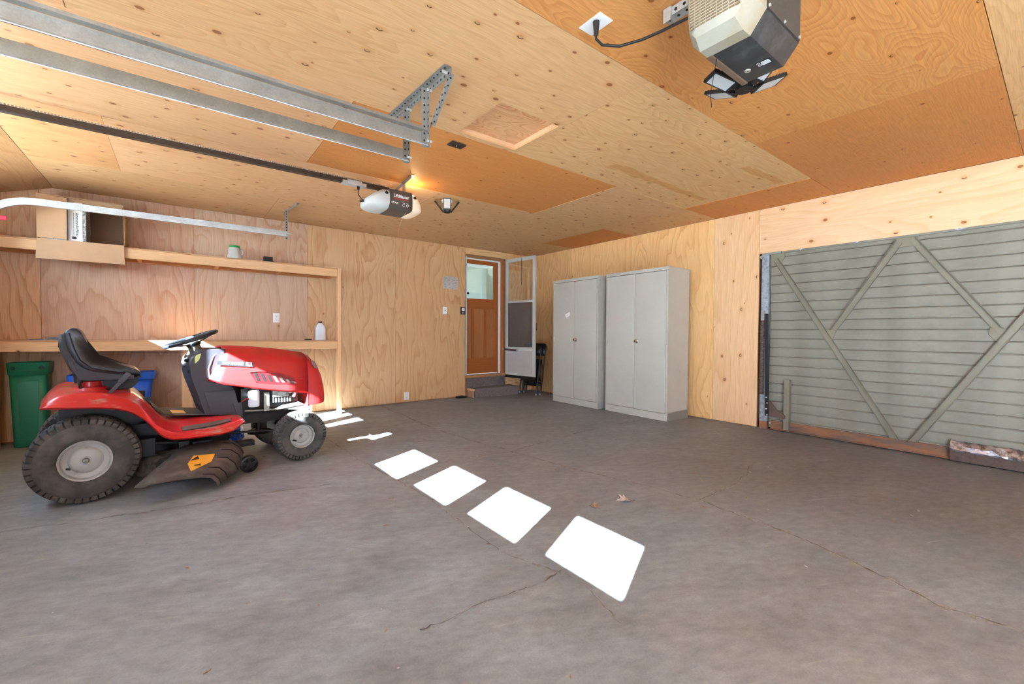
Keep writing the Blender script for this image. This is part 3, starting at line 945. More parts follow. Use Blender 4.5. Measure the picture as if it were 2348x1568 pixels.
lumber('leg', (-1.30, YS + 0.075, 0.0), (-1.30, YS + 0.075, zw(-1.3) - 0.106), 0.092, 0.038, rgb(226, 182, 136), up=(0, 1, 0))

# carton with furnace filters on the upper shelf
cz = zu(-0.7) + 0.002
ct = thing('cardboard_carton', 'open brown cardboard carton holding filters on the upper shelf', 'box', (-0.693, 5.70, cz))
Wc, Hc, Dc, tc_ = 0.292, 0.40, 0.33, 0.004
b = MB().box(-Wc, Wc, 0, Dc, 0, tc_).box(-Wc, Wc, 0, Dc, Hc - tc_, Hc).box(-Wc, Wc, Dc - tc_, Dc, 0, Hc).box(-Wc, -Wc + tc_, 0, Dc, 0, Hc).box(Wc - tc_, Wc, 0, Dc, 0, Hc)
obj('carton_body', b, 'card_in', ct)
obj('carton_shell', MB().box(Wc, Wc + 0.0015, 0, Dc, 0, Hc).box(-Wc - 0.0015, -Wc, 0, Dc, 0, Hc).box(-Wc, Wc, 0, Dc, Hc, Hc + 0.0015), 'card', ct)
obj('bottom_flap', MB().prism([(-Wc - 0.01, -0.012, -0.18), (Wc + 0.004, -0.012, -0.182), (Wc, -0.003, 0.004), (-Wc, -0.003, 0.004)], (0, -0.005, 0)), 'card', ct)
obj('left_flap', MB().prism([(-Wc, -0.004, 0.008), (-0.102, -0.012, 0.012), (-0.098, -0.012, Hc - 0.01), (-Wc, -0.004, Hc)], (0, -0.005, 0)), 'card', ct)
obj('top_flap', MB().prism([(-Wc, -0.002, Hc), (Wc, -0.002, Hc), (Wc - 0.02, 0.075, Hc - 0.06), (-Wc + 0.02, 0.075, Hc - 0.06)], (0, 0, 0.005)), 'card', ct)
obj('right_flap', MB().prism([(Wc, -0.002, 0.01), (Wc, -0.002, Hc - 0.01), (Wc + 0.012, -0.19, Hc - 0.03), (Wc + 0.012, -0.19, 0.03)], (0.004, 0, 0)) if False else
    MB().prism([(Wc, 0.0, 0.01), (Wc, 0.0, Hc - 0.01), (Wc + 0.014, 0.12, Hc - 0.03), (Wc + 0.014, 0.12, 0.03)], (0.004, 0, 0)), 'card', ct)
fz = cz + tc_ + 0.001
fA = thing('furnace_filter', 'white furnace filter with printed name in the open carton', 'filter', (-0.735, 5.735, fz), group='filters in the carton')
obj('filter_frame', MB().box(-0.056, 0.04, 0, 0.28, 0, 0.384), 'white', fA, bevel=0.002)
obj('filter_media', MB().box(0.040, 0.064, 0.002, 0.278, 0.004, 0.38), 'filter_mesh', fA)
text('printed_name', 'AmericanAirFilter', 'black', fA, (0.004, -0.0012, 0.160), (pi / 2, radians(90), 0), 0.030, align='CENTER', bold=0.0004)
obj('underline', MB().box(-0.020, -0.0175, -0.0012, 0.0005, 0.055, 0.265), 'black', fA)
obj('emblem', MB().prism([(-0.030, -0.0012, 0.022), (-0.006, -0.0012, 0.022), (0.004, -0.0012, 0.034), (-0.006, -0.0012, 0.046), (-0.030, -0.0012, 0.046)], (0, 0.0018, 0)), 'black', fA)
fB = thing('furnace_filter', 'second white furnace filter half hidden behind the carton flap', 'filter', (-0.885, 5.735, fz), group='filters in the carton')
obj('filter_frame', MB().box(-0.092, 0.088, 0, 0.28, 0, 0.375), 'white', fB, bevel=0.002)
obj('filter_edge', MB().box(-0.002, 0.002, -0.001, 0.0, 0, 0.375), 'dark', fB)

# things on the shelves
jz = zu(0.52)
j = thing('plastic_jar', 'cloudy plastic jar with green lid on the upper shelf', 'jar', (0.525, 5.82, jz), (0, 0, 0.2))
obj('jar_body', MB().lathe([(0.0, 0), (0.062, 0.0), (0.068, 0.008), (0.068, 0.035), (0.058, 0.06), (0.060, 0.10), (0.054, 0.125), (0.050, 0.13)], seg=28).lathe([(0.002, 0.001), (0.003, 0.001)]), 'jar', j, smooth=40)
obj('handle', MB().tube([(0.05, -0.02, 0.115), (0.075, -0.03, 0.10), (0.078, -0.03, 0.07), (0.06, -0.02, 0.05)], 0.009), 'jar', j, smooth=60)
obj('lid', MB().lathe([(0.0, 0.152), (0.048, 0.152), (0.053, 0.148), (0.053, 0.128), (0.0, 0.128)], seg=28), 'green_lid', j, smooth=40)
bx = thing('small_black_box', 'small black box with a cord on the upper shelf', 'box', (0.855, 5.80, zu(0.855)), (0, 0, 0.08))
obj('case', MB().box(-0.045, 0.045, -0.03, 0.03, 0, 0.064), 'black', bx, bevel=0.004)
obj('cord', MB().tube([(0.045, 0, 0.02), (0.07, -0.01, 0.006), (0.10, 0.0, 0.006), (0.115, -0.02, 0.005), (0.14, -0.01, 0.004)], 0.004), 'dark', bx, smooth=60)
obj('antenna', MB().tube([(-0.05, -0.02, 0.004), (-0.075, -0.03, 0.02), (-0.085, -0.03, 0.028)], 0.002, seg=6), 'card', bx)
bt = thing('white_jug', 'white plastic jug with dark cap at the bench end', 'bottle', (1.437, 5.83, zw(1.437)), (0, 0, -0.1))
secs = []
for z, wx, wy in ((0, 0.056, 0.040), (0.006, 0.062, 0.045), (0.15, 0.062, 0.045), (0.185, 0.050, 0.036), (0.205, 0.030, 0.026), (0.212, 0.022, 0.022), (0.222, 0.022, 0.022)):
    s = []
    for k in range(24):
        a = 2 * pi * k / 24
        ca, sa = cos(a), sin(a)
        e = 0.55
        s.append((wx * math.copysign(abs(ca) ** e, ca), wy * math.copysign(abs(sa) ** e, sa), z))
    secs.append(s)
obj('bottle_body', MB().loft(secs, True, True), 'jug', bt, smooth=40)
obj('cap', MB().cyl((0, 0, 0.218), (0, 0, 0.238), 0.024, seg=24), 'black', bt, bevel=0.002)
obj('label', MB().box(-0.064, -0.0615, -0.03, 0.03, 0.03, 0.12), 'paper', bt)
rm = tag(obj('remote_control', MB().box(-0.038, 0.038, -0.02, 0.02, 0, 0.018), 'black', bevel=0.005), 'small black remote lying on the bench left of the jug', 'remote')
rm.location = (1.287, 5.80, zw(1.287) + 0.001)
gl = thing('work_gloves', 'flattened grey and blue work gloves on the bench behind the seat', 'gloves', (-0.87, 5.78, zw(-0.87)), (0, 0, 0.05))
for k, (dx, dz, sc, mt) in enumerate(((-0.02, 0.0, 1.0, 'glove'), (0.06, 0.017, 0.9, 'glove'))):
    g = MB()
    g.loft([[(dx + x * sc, y * sc, dz + z) for x, y, z in s] for s in (
        [(-0.10, -0.03, 0.002), (-0.10, 0.03, 0.002), (-0.10, 0.03, 0.006), (-0.10, -0.03, 0.006)],
        [(-0.03, -0.045, 0.0), (-0.03, 0.045, 0.0), (-0.03, 0.045, 0.016), (-0.03, -0.045, 0.016)],
        [(0.05, -0.045, 0.0), (0.05, 0.045, 0.0), (0.05, 0.045, 0.018), (0.05, -0.045, 0.018)],
        [(0.12, -0.04, 0.0), (0.12, 0.04, 0.0), (0.12, 0.04, 0.012), (0.12, -0.04, 0.012)])], True, True)
    for q in range(4):
        y = (-0.033 + q * 0.022) * sc
        g.cyl((dx - 0.09 * sc, y, dz + 0.007), (dx - (0.15 + 0.01 * (q % 3)) * sc, y, dz + 0.006), 0.008, 0.005, seg=8)
    obj('glove', g, mt, gl, smooth=60)


# ------------------------------------------------------------------ wall plates
def outlet(name, label, loc, rot, w=0.072, hgt=0.115, plug=False, mat='white', cat='outlet', faces=True):
    """Wall plate in its own XZ plane, facing -Y."""
    e = thing(name, label, cat, loc, rot)
    obj('plate', MB().box(-w / 2, w / 2, -0.006, 0, -hgt / 2, hgt / 2), mat, e, bevel=0.003)
    if faces:
        for s in (-1, 1):
            r = obj('receptacle', MB().cyl((0, -0.005, s * 0.021), (0, -0.009, s * 0.021), 0.016, seg=20), mat, e, smooth=40)
            obj('slots', MB().box(-0.0075, -0.0055, -0.0096, -0.008, s * 0.021, s * 0.021 + 0.009).box(0.0055, 0.0075, -0.0096, -0.008, s * 0.021, s * 0.021 + 0.009)
                .cyl((0, -0.0096, s * 0.021 - 0.008), (0, -0.008, s * 0.021 - 0.008), 0.003, seg=8), 'dark', r)
    return e


outlet('wall_outlet', 'white double outlet above the workbench', (0.979, YB - 0.001, 1.228), (0, 0, 0))
outlet('wall_outlet', 'white outlet low on back wall near the floor', (2.70, YB - 0.001, 0.103), (0, 0, 0))
sw = outlet('light_switch', 'white toggle light switch left of the entry door', (3.344, YB - 0.001, 1.397), (0, 0, 0), faces=False, cat='switch')
obj('toggle', MB().bar((0, -0.004, 0), (0, -0.022, 0.006), 0.010, 0.012), 'dark', sw)
wc = thing('door_control', 'black and white opener control beside the entry door', 'control', (3.672, YB - 0.001, 1.404))
obj('case', MB().box(-0.040, 0.040, -0.02, 0, -0.060, 0.060), 'black', wc, bevel=0.004)
obj('push_bar', MB().box(-0.026, 0.026, -0.025, -0.018, -0.005, 0.048), 'white', wc, bevel=0.003)
obj('button', MB().box(-0.020, -0.004, -0.023, -0.018, -0.045, -0.025).box(0.004, 0.020, -0.023, -0.018, -0.045, -0.025), 'galv', wc)
obj('indicator', MB().cyl((0, -0.0255, 0.022), (0, -0.027, 0.022), 0.009, seg=12), 'galv', wc)
ps = tag(obj('paper_notice', MB().box(-0.134, 0.134, -0.002, 0, -0.097, 0.097), 'paper'), 'faded grey printed sheet tacked to the back wall', 'paper')
ps.location = (3.45, YB - 0.001, 1.84)
li = MB()
rnd = random.Random(3)
for k in range(9):
    z = 0.082 - k * 0.0195
    x = -0.125
    while x < 0.115:
        L = rnd.uniform(0.012, 0.05)
        if rnd.random() < (0.9 if k < 3 else 0.45):
            li.box(x, min(x + L, 0.127), -0.0026, -0.0018, z - (0.006 if k < 2 else 0.0025), z)
        x += L + rnd.uniform(0.006, 0.03)
stuff(obj('print_lines', li, 'galv_dull', ps))

# ------------------------------------------------------------------ steel cabinets
KNOB = None


def cabinet(name, label, yc, wd, xf=4.62, dp=0.46, hgt=1.853, rot=0.0, swing=0.0):
    """Local: front faces -X; y across."""
    e = thing(name, label, 'cabinet', (xf, yc, 0), (0, 0, rot), 'steel storage cabinets')
    hw = wd / 2
    obj('body', MB().box(0.018, dp, -hw, -hw + 0.012, 0, hgt).box(0.018, dp, hw - 0.012, hw, 0, hgt).box(dp - 0.012, dp, -hw, hw, 0, hgt)
        .box(0.030, dp, -hw, hw, 0.085, 0.10), 'cabinet', e)
    obj('top', MB().box(0.0, dp, -hw - 0.001, hw + 0.001, hgt - 0.042, hgt), 'cabinet', e, bevel=0.003)
    obj('base', MB().box(0.006, dp, -hw, hw, 0.0, 0.088), 'cabinet', e, bevel=0.003)
    obj('face_strip', MB().box(0.004, 0.024, -hw, -hw + 0.024, 0.088, hgt - 0.042), 'cabinet', e, bevel=0.002)
    obj('face_strip', MB().box(0.004, 0.024, hw - 0.024, hw, 0.088, hgt - 0.042), 'cabinet', e, bevel=0.002)
    for s in (1, -1):
        y0, y1 = (0.0015, hw - 0.027) if s > 0 else (-hw + 0.027, -0.0015)
        d = obj('door', MB().box(0.0, 0.018, y0, y1, 0.093, hgt - 0.047), 'cabinet', e, bevel=0.003)
        for z in (0.20, 0.95, hgt - 0.21):
            yy = s * (hw - 0.027)
            obj('hinge', MB().box(-0.004, 0.004, yy - 0.014, yy + 0.014, z - 0.035, z + 0.035).cyl((-0.005, yy, z - 0.038), (-0.005, yy, z + 0.038), 0.005, seg=8), 'cabinet', d)
        if s < 0:
            obj('knob', MB().lathe([(0.0, -0.045), (0.018, -0.045), (0.021, -0.040), (0.018, -0.030), (0.012, -0.022), (0.013, -0.010), (0.026, -0.006), (0.027, 0.0)], (0, -0.035, 0.955), 'X', 24), 'chrome', d, smooth=40)
            obj('keyhole', MB().cyl((-0.0452, -0.035, 0.955), (-0.0462, -0.035, 0.955), 0.010, seg=12), 'dark', d)
    return e


cabR = cabinet('steel_cabinet', 'putty grey two-door steel cabinet nearer the old tilt-up door', 3.408, 0.952, xf=4.617, rot=-0.012)
cabL = cabinet('steel_cabinet', 'putty grey two-door steel cabinet with torn sticker, nearer the entry door', 4.455, 0.93, xf=4.60, rot=-0.03)
stk = obj('torn_sticker', MB().box(-0.003, -0.0005, 0.085, 0.185, 1.295, 1.35), 'white', cabL)
stk.matrix_local = Matrix.Translation((0, 0.135, 1.322)) @ Matrix.Rotation(radians(-24), 4, 'X') @ Matrix.Translation((0, -0.135, -1.322))
stk['label'] = 'torn white sticker on the left door'
obj('maker_tag', MB().box(-0.003, 0.0, -0.03, 0.0, 1.793, 1.806), 'stain_red', cabL)

# ------------------------------------------------------------------ old one-piece tilt-up door in the right wall
td = bpy.data.objects.new('door_4', None)
COL.objects.link(td)
td['kind'] = 'structure'
td.location = (XR, 0, 0)
zz = 0.022
pi_ = 0
pl_mesh = None
while zz < 1.93:
    o = None
    if pl_mesh is None:
        yl = DY1 - DY0
        prof = [(0.030, 0.0), (0.026, 0.004), (0.026, 0.088), (0.030, 0.0925), (0.034, 0.0975), (0.060, 0.0975), (0.060, 0.0)]
        o = obj('plank', MB().prism([(x, 0, z) for x, z in prof], (0, yl, 0)), 'tilt', td)
        pl_mesh = o.data
    else:
        o = bpy.data.objects.new('plank', pl_mesh)
        COL.objects.link(o)
        o.parent = td
    o.location = (0, DY0, zz)
    zz += 0.0985
    pi_ += 1
# the wall behind / daylight stop and side casing
obj('backing', MB().box(0.075, 0.09, -0.33, 2.15, 0, 1.955), 'dark', td)
BX = 0.0     # inner face of braces, relative to the wall plane


def brace(p, q):
    a, b = Vector((0.022, p[0], p[1])), Vector((0.022, q[0], q[1]))
    d = (b - a).normalized()
    n = d.cross(Vector((1, 0, 0))).normalized()
    m_ = MB()
    m_.angle(a + n * 0.026, b + n * 0.026, -n * 0.052, Vector((-0.034, 0, 0)), 0.004)
    m_.angle(a - n * 0.026, b - n * 0.026, n * 0.012, Vector((-0.016, 0, 0)), 0.003)
    obj('brace', m_, 'tilt_brace', td)


brace((1.985, 1.865), (0.955, 0.085))
brace((1.455, 1.085), (0.965, 1.895))
brace((0.870, 1.895), (0.345, 1.095))
brace((0.850, 0.085), (-0.165, 1.865))


def plate(pts):
    obj('gusset_plate', MB().prism([(0.020, y, z) for y, z in pts], (-0.007, 0, 0)), 'tilt_brace', td, bevel=0.002)


plate([(2.035, 1.945), (1.90, 1.945), (1.895, 1.88), (1.915, 1.85), (1.97, 1.82), (2.035, 1.79)])
plate([(0.985, 1.935), (0.850, 1.935), (0.820, 1.845), (1.015, 1.845)])
plate([(1.565, 1.085), (1.46, 1.115), (1.425, 1.085), (1.46, 0.99), (1.51, 0.97)])
plate([(0.40, 1.115), (0.29, 1.115), (0.27, 1.07), (0.335, 0.975), (0.405, 1.06)])
plate([(0.985, 0.12), (0.815, 0.12), (0.835, 0.022), (0.965, 0.022)])
plate([(-0.20, 1.93), (-0.10, 1.93), (-0.10, 1.87), (-0.14, 1.815), (-0.20, 1.80)])
obj('bottom_rail', MB().box(0.004, 0.030, DY0, DY1 - 0.03, 0.012, 0.105).box(-0.012, 0.008, DY0, DY1 - 0.03, 0.010, 0.022), 'rust', td, bevel=0.002)
obj('top_rail', MB().box(0.008, 0.028, DY0, DY1, 1.928, 1.953), 'tilt', td)
obj('short_stile', MB().box(-0.030, 0.026, 1.815, 1.868, 0.03, 0.565), 'tilt_brace', td, bevel=0.003)
obj('jamb_post', MB().box(-0.004, 0.055, 2.045, 2.120, 0.0, 1.945), 'jamb', td, bevel=0.002)
obj('jamb_post', MB().box(-0.004, 0.055, -0.305, -0.225, 0.0, 1.945), 'jamb', td, bevel=0.002)
obj('jamb_foot', MB().box(-0.006, 0.056, 2.044, 2.121, 0.0, 0.085), 'rust', td)
obj('corner_bracket', MB().box(-0.014, -0.004, 1.925, 2.09, 1.925, 1.947).cyl((-0.02, 2.12, 1.905), (0.0, 2.12, 1.905), 0.016), 'galv_dull', td)
spg = []
N = 60
for k in range(N * 10 + 1):
    a = 2 * pi * k / 10
    spg.append((-0.012 + 0.019 * cos(a), 2.100 + 0.019 * sin(a), 0.385 + 0.82 * k / (N * 10)))
obj('spring', MB().tube(spg, 0.0048, seg=6), 'rust_spring', td, smooth=60)
obj('spring_hook', MB().box(-0.02, -0.004, 2.078, 2.115, 1.205, 1.30).cyl((-0.012, 2.10, 1.19), (-0.012, 2.10, 1.28), 0.008), 'galv_dull', td)
obj('lift_arm', MB().angle((-0.050, 2.045, 0.16), (-0.058, 2.062, 1.275), (0, -0.040, 0), (0.030, 0, 0), 0.005), 'dark', td)
obj('arm_bracket', MB().prism([(-0.048, 2.045, 0.325), (-0.048, 2.000, 0.33), (-0.048, 1.93, 0.24), (-0.048, 1.845, 0.185), (-0.048, 1.845, 0.150), (-0.048, 2.045, 0.155)], (0.008, 0, 0)), plain('rust_brown_bracket', rgb(96, 74, 66), 0.6, metal=0.3, var=0.2), td)
bl = MB()
for (y, z) in ((2.02, 0.30), (2.02, 0.17), (2.03, 0.235), (2.03, 0.36), (1.99, 0.085)):
    bl.cyl((-0.058, y, z), (-0.046, y, z), 0.008, seg=8)
stuff(obj('bolt', bl, 'galv', td))
tp = MB()
secs = []
rnd = random.Random(11)
for k in range(22):
    y = 0.60 - k * 0.04
    j1, j2 = rnd.uniform(-0.006, 0.006), rnd.uniform(-0.006, 0.006)
    z0 = 0.100 if k else 0.112
    secs.append([(0.0 + j1 * 0.4, y, z0 + 0.066 + j2), (-0.018 + j2, y, z0 + 0.058 + j1), (-0.040 + j1, y, z0 + 0.030 + j2), (-0.055 + j2, y, z0 + 0.002 + j1 * 0.4), (-0.050, y, z0 - 0.012)])
obj('foil_wrap', tp.loft(secs), 'foil', td, solid=0.003)
obj('foil_board', MB().box(-0.045, 0.006, DY0, 0.60, 0.008, 0.098), plain('dark_brown_board', rgb(88, 70, 62), 0.8, var=0.3, vscale=30), td, bevel=0.006)
tear = MB()
for (y, z, l) in ((0.62, 1.945, 0.09), (0.22, 1.940, 0.10), (0.05, 1.938, 0.14), (1.76, 1.946, 0.04), (1.30, 1.945, 0.05)):
    tear.prism([(-0.003, y, z), (-0.003, y - l * 0.3, z - 0.016), (-0.003, y - l * 0.7, z - 0.010), (-0.003, y - l, z)], (-0.003, 0, 0))
stuff(obj('torn_paint', tear, 'foil', td))

# ------------------------------------------------------------------ overhead door tracks
def track(label, y, x1, z, flip=1, curve=True):
    """C-track with an angle stiffener; open side towards -Y * flip."""
    e = thing('door_track', label, 'track', (0, y, z))
    pr = [(0.0, -0.028), (0.026 * flip, -0.028), (0.026 * flip, -0.018), (0.023 * flip, -0.018), (0.023 * flip, -0.025), (0.003 * flip, -0.025),
          (0.003 * flip, 0.025), (0.023 * flip, 0.025), (0.023 * flip, 0.018), (0.026 * flip, 0.018), (0.026 * flip, 0.028), (0.0, 0.028)]
    path = [(x1, 0.0, 0.0)]
    xs = -0.93
    path.append((xs, 0.0, 0.0))
    R = 0.36
    for k in range(1, 9):
        a = radians(90) * k / 8
        path.append((xs - R * sin(a), -R + R * cos(a), a))
    path.append((xs - R, -1.75, radians(90)))
    secs = []
    for px, pz, a in path:
        nz, nx = cos(a), -sin(a)
        secs.append([(px + v * nx, u, pz + v * nz) for u, v in pr])
    obj('rail', MB().loft(secs, True, True), 'galv_dull' if flip > 0 else 'galv', e, smooth=30)
    return e


t1 = track('galvanised door track of the near pair, the right one', 2.195, 1.105, 2.128, 1)
obj('stiffener', MB().angle((-0.93, 0.0, 0.030), (1.10, 0.0, 0.030), (0, -0.034, 0), (0, 0, 0.030), 0.003), 'galv_dull', t1)
t2 = track('galvanised door track of the near pair, the left one', 2.452, 1.105, 2.122, 1)
for t_ in (t1, t2):
    obj('lip', MB().prism([(-0.93, 0.001, -0.026), (-0.93, -0.003, -0.030), (-0.93, -0.020, -0.043), (-0.93, -0.019, -0.046), (-0.93, 0.001, -0.032)], (2.045, 0, 0)), 'galv', t_)
t3 = track('galvanised door track above the workbench by the back wall', 5.372, 0.985, 2.142, -1)


def punched(mb_, a, b, s1, s2, holes_par, name, par, mat='galv_dull', step=0.038):
    """Punched angle iron with its rows of holes (dark discs set in the faces)."""
    o = obj(name, mb_.angle(a, b, s1, s2, 0.0025), mat, par)
    a, b, s1, s2 = map(Vector, (a, b, s1, s2))
    L = (b - a).length
    d = (b - a).normalized()
    hm = MB()
    k = 0.02
    while k < L - 0.01:
        for s, other in ((s1, s2), (s2, s1)):
            c = a + d * k + s * 0.55
            nn = other.normalized()
            hm.cyl(c - nn * 0.0012, c + nn * 0.0040, 0.0058, seg=8)
        k += step
    stuff(obj('hole', hm, 'dark', o))
    return o


br = thing('track_bracket', 'punched angle iron frame hanging the near pair of tracks', 'bracket', (1.10, 2.3, 0))
oy_ = 2.3
punched(MB(), (0.010, 2.72 - oy_, ZC - 0.002), (0.038, 1.99 - oy_, ZC - 0.002), (-0.042, 0, 0), (0, 0, -0.040), None, 'ceiling_angle', br)
punched(MB(), (0.0, 2.190 - oy_, ZC - 0.04), (0.0, 2.190 - oy_, 2.075), (-0.034, 0, 0), (0, -0.030, 0), None, 'hanger', br)
punched(MB(), (0.006, 2.452 - oy_, ZC - 0.04), (0.004, 2.452 - oy_, 2.070), (-0.034, 0, 0), (0, -0.030, 0), None, 'hanger', br)
punched(MB(), (0.008, 2.17 - oy_, 2.20), (0.030, 2.00 - oy_, ZC - 0.03), (0.030, 0, 0), (0, 0.0, -0.028), None, 'diagonal', br)
bo = MB()
for (y, z) in ((2.18, 2.38), (2.44, 2.38), (2.18, 2.105), (2.44, 2.10), (2.01, 2.40)):
    bo.cyl((-0.012, y - oy_ - 0.012, z), (0.016, y - oy_ - 0.012, z), 0.007, seg=8)
stuff(obj('bolt', bo, 'galv', br))

b3 = thing('track_bracket', 'single punched hanger of the track above the bench', 'bracket', (0.99, 5.35, 0))
punched(MB(), (0.005, 0.03, ZC - 0.02), (0.005, 0.03, 2.085), (-0.032, 0, 0), (0, 0.024, 0), None, 'hanger', b3, step=0.03)
obj('ceiling_angle', MB().angle((0.0, 0.26, ZC - 0.001), (0.035, -0.26, ZC - 0.001), (0.03, 0, 0), (0, 0, -0.030), 0.003), 'galv_dull', b3)
obj('bolt', MB().cyl((-0.02, 0.0, 2.145), (0.03, 0.0, 2.145), 0.007, seg=8), 'galv', b3)

# ------------------------------------------------------------------ newer door opener over the bench side
op = thing('garage_door_opener', 'grey and brown garage door opener with white lens ends', 'opener', (1.585, 3.66, 2.145))
# body: lettered cover between two frosted lens ends; local x along the rail, y away from the camera side
cov = [(0.004, 0.166), (0.0, 0.150), (-0.006, 0.085), (-0.004, 0.016), (0.020, 0.0), (0.27, 0.0), (0.30, 0.03), (0.30, 0.15), (0.27, 0.166)]
obj('cover', MB().prism([(-0.108, y, z) for y, z in cov], (0.214, 0, 0)), 'opener_body', op, bevel=0.004)
obj('chassis', MB().box(-0.10, 0.10, 0.02, 0.28, 0.150, 0.172), 'galv_dull', op)


def lens(sgn, mat, ext):
    secs = []
    x0 = 0.107
    for f, sy, z0, z1 in ((0.0, 1.0, -0.006, 0.170), (0.25, 1.0, -0.010, 0.165), (0.5, 0.96, -0.008, 0.140), (0.75, 0.86, 0.0, 0.105), (0.92, 0.66, 0.014, 0.080), (1.0, 0.4, 0.028, 0.060)):
        x = sgn * (x0 + ext * f)
        cy, hy_ = 0.15, 0.158 * sy
        cz_, hz = (z0 + z1) / 2, (z1 - z0) / 2
        s = []
        for k in range(28):
            a = 2 * pi * k / 28
            ca, sa = cos(a), sin(a)
            s.append((x, cy + hy_ * math.copysign(abs(ca) ** 0.5, ca), cz_ + hz * math.copysign(abs(sa) ** 0.6, sa)))
        secs.append(s)
    return obj('light_lens', MB().loft(secs, True, True), mat, op, smooth=50)


l1 = lens(-1, 'lens', 0.185)
l2 = lens(1, 'lens_lit', 0.115)
l2['label'] = 'lit warm lens at the far end'
for par, x in ((l1, -0.135), (l2, 0.128)):
    obj('lens_clip', MB().prism([(x - 0.016, -0.010, 0.125), (x, -0.010, 0.142), (x + 0.014, -0.010, 0.125), (x + 0.012, -0.010, 0.113), (x - 0.008, -0.010, 0.112)], (0, 0.012, 0)), 'dark', par)
text('maker_name', 'LiftMaster', 'white', op, (0.0, -0.0058, 0.112), (pi / 2 + 0.09, 0, 0), 0.040, bold=0.0009, sx=0.88)
text('maker_line', 'PROFESSIONAL', 'stain_red', op, (0.0, -0.0068, 0.087), (pi / 2 + 0.03, 0, 0), 0.017, bold=0.0004, sx=1.15)
text('power_rating', '1/2 H.P.', 'white', op, (-0.060, -0.0068, 0.050), (pi / 2, 0, 0), 0.024, bold=0.0005, sx=0.85)
for x in (0.020, 0.056):
    obj('dial', MB().cyl((x, -0.003, 0.040), (x, -0.012, 0.040), 0.011, seg=14).box(x - 0.012, x + 0.012, -0.0075, -0.003, 0.058, 0.061), 'white', op, smooth=40)
    obj('dial_face', MB().cyl((x, -0.011, 0.040), (x, -0.0135, 0.040), 0.0075, seg=14), 'dark', op)
# rail with its chain
rl = obj('rail', MB().box(-3.00, -0.06, 0.118, 0.162, 0.178, 0.182).box(-3.00, -0.06, 0.118, 0.122, 0.182, 0.212).box(-3.00, -0.06, 0.158, 0.162, 0.182, 0.212), 'bronze', op)
chn = MB()
x = -2.98
while x < -0.10:
    chn.box(x, x + 0.008, 0.113, 0.121, 0.212, 0.220)
    x += 0.0145
stuff(obj('chain', chn, 'galv_dull', rl))
obj('trolley', MB().box(-0.47, -0.27, 0.108, 0.172, 0.170, 0.196).box(-0.43, -0.31, 0.104, 0.176, 0.186, 0.206).cyl((-0.36, 0.1, 0.195), (-0.36, 0.18, 0.195), 0.012), 'galv', op, bevel=0.002)
obj('hang_strap', MB().angle((0.085, 0.10, 0.160), (0.085, 0.10, ZC - 2.145 - 0.004), (-0.030, 0, 0), (0, 0.022, 0), 0.003)
    .prism([(0.02, 0.12, 0.168), (0.15, 0.12, 0.168), (0.10, 0.12, 0.205), (0.05, 0.12, 0.205)], (0, 0.003, 0)), 'galv_dull', op)
obj('ceiling_angle', MB().angle((0.095, 0.36, ZC - 2.146), (0.050, -0.10, ZC - 2.146), (0.03, 0, 0), (0, 0, -0.030), 0.003), 'galv_dull', op)
obj('power_cord', MB().tube([(-0.33, 0.14, 0.175), (-0.335, 0.13, 0.13), (-0.34, 0.12, 0.10), (-0.30, 0.11, 0.045), (-0.24, 0.10, 0.028), (-0.235, 0.10, 0.045), (-0.29, 0.11, 0.058), (-0.33, 0.12, 0.050), (-0.32, 0.12, 0.038), (-0.27, 0.10, 0.056), (-0.22, 0.09, 0.060), (-0.17, 0.10, 0.066)], 0.004, seg=8)
    .cyl((-0.33, 0.14, 0.178), (-0.333, 0.135, 0.145), 0.011, seg=10), 'dark', op, smooth=60)
obj('pull_string', MB().tube([(0.07, 0.06, 0.0), (0.045, 0.07, -0.05), (0.025, 0.08, -0.10), (0.012, 0.09, -0.16), (0.008, 0.09, -0.22)], 0.0013, seg=5), 'card', op)
bl_ = bpy.data.lights.new('opener_bulb', 'POINT')
bl_.energy = 1.1
bl_.color = (1.0, 0.72, 0.38)
bl_.shadow_soft_size = 0.025
bo_ = bpy.data.objects.new('opener_bulb', bl_)
COL.objects.link(bo_)
bo_.location = (1.76, 3.78, 2.352)

# red release handle on its cord under the rail
rh = thing('release_handle', 'red emergency release handle hanging at the left edge', 'handle', (-0.80, 3.80, 1.70))
obj('grip', MB().box(-0.045, 0.025, -0.010, 0.010, 0.0, 0.024), 'red_pull', rh, bevel=0.006)
obj('cord', MB().tube([(-0.02, 0, 0.02), (-0.021, 0.0, 0.3), (-0.02, 0.0, 0.62)], 0.003, seg=6), 'red_pull', rh)

# ------------------------------------------------------------------ old opener near the camera
oo = thing('old_door_opener', 'old black garage door opener with yellowed grille lens, hung near the camera', 'opener', (1.53, 0.765, 2.078))
oct_ = [(-0.075, 0.0), (0.072, 0.0), (0.098, 0.032), (0.105, 0.10), (0.105, 0.24), (0.06, 0.28), (-0.10, 0.28), (-0.125, 0.24), (-0.125, 0.062)]
obj('chassis', MB().prism([(0.02, y, z) for y, z in oct_], (0.285, 0, 0)), 'old_black', oo, bevel=0.002)
obj('side_panel', MB().box(0.03, 0.300, -0.130, -0.124, 0.066, 0.24), 'old_side', oo)
obj('edge_strip', MB().prism([(0.02, 0.055, -0.001), (0.306, 0.055, -0.001), (0.306, 0.074, -0.001), (0.02, 0.074, -0.001)], (0, 0.004, -0.003)), plain('brown_strip', rgb(104, 84, 68), 0.5), oo)
sc_ = MB()
for (x, y, z) in ((0.035, -0.1285, 0.075), (0.29, -0.1285, 0.075), (0.16, -0.1285, 0.075), (0.29, -0.1285, 0.22), (0.16, -0.1285, 0.22)):
    sc_.cyl((x, y, z), (x, y - 0.006, z), 0.005, seg=8)
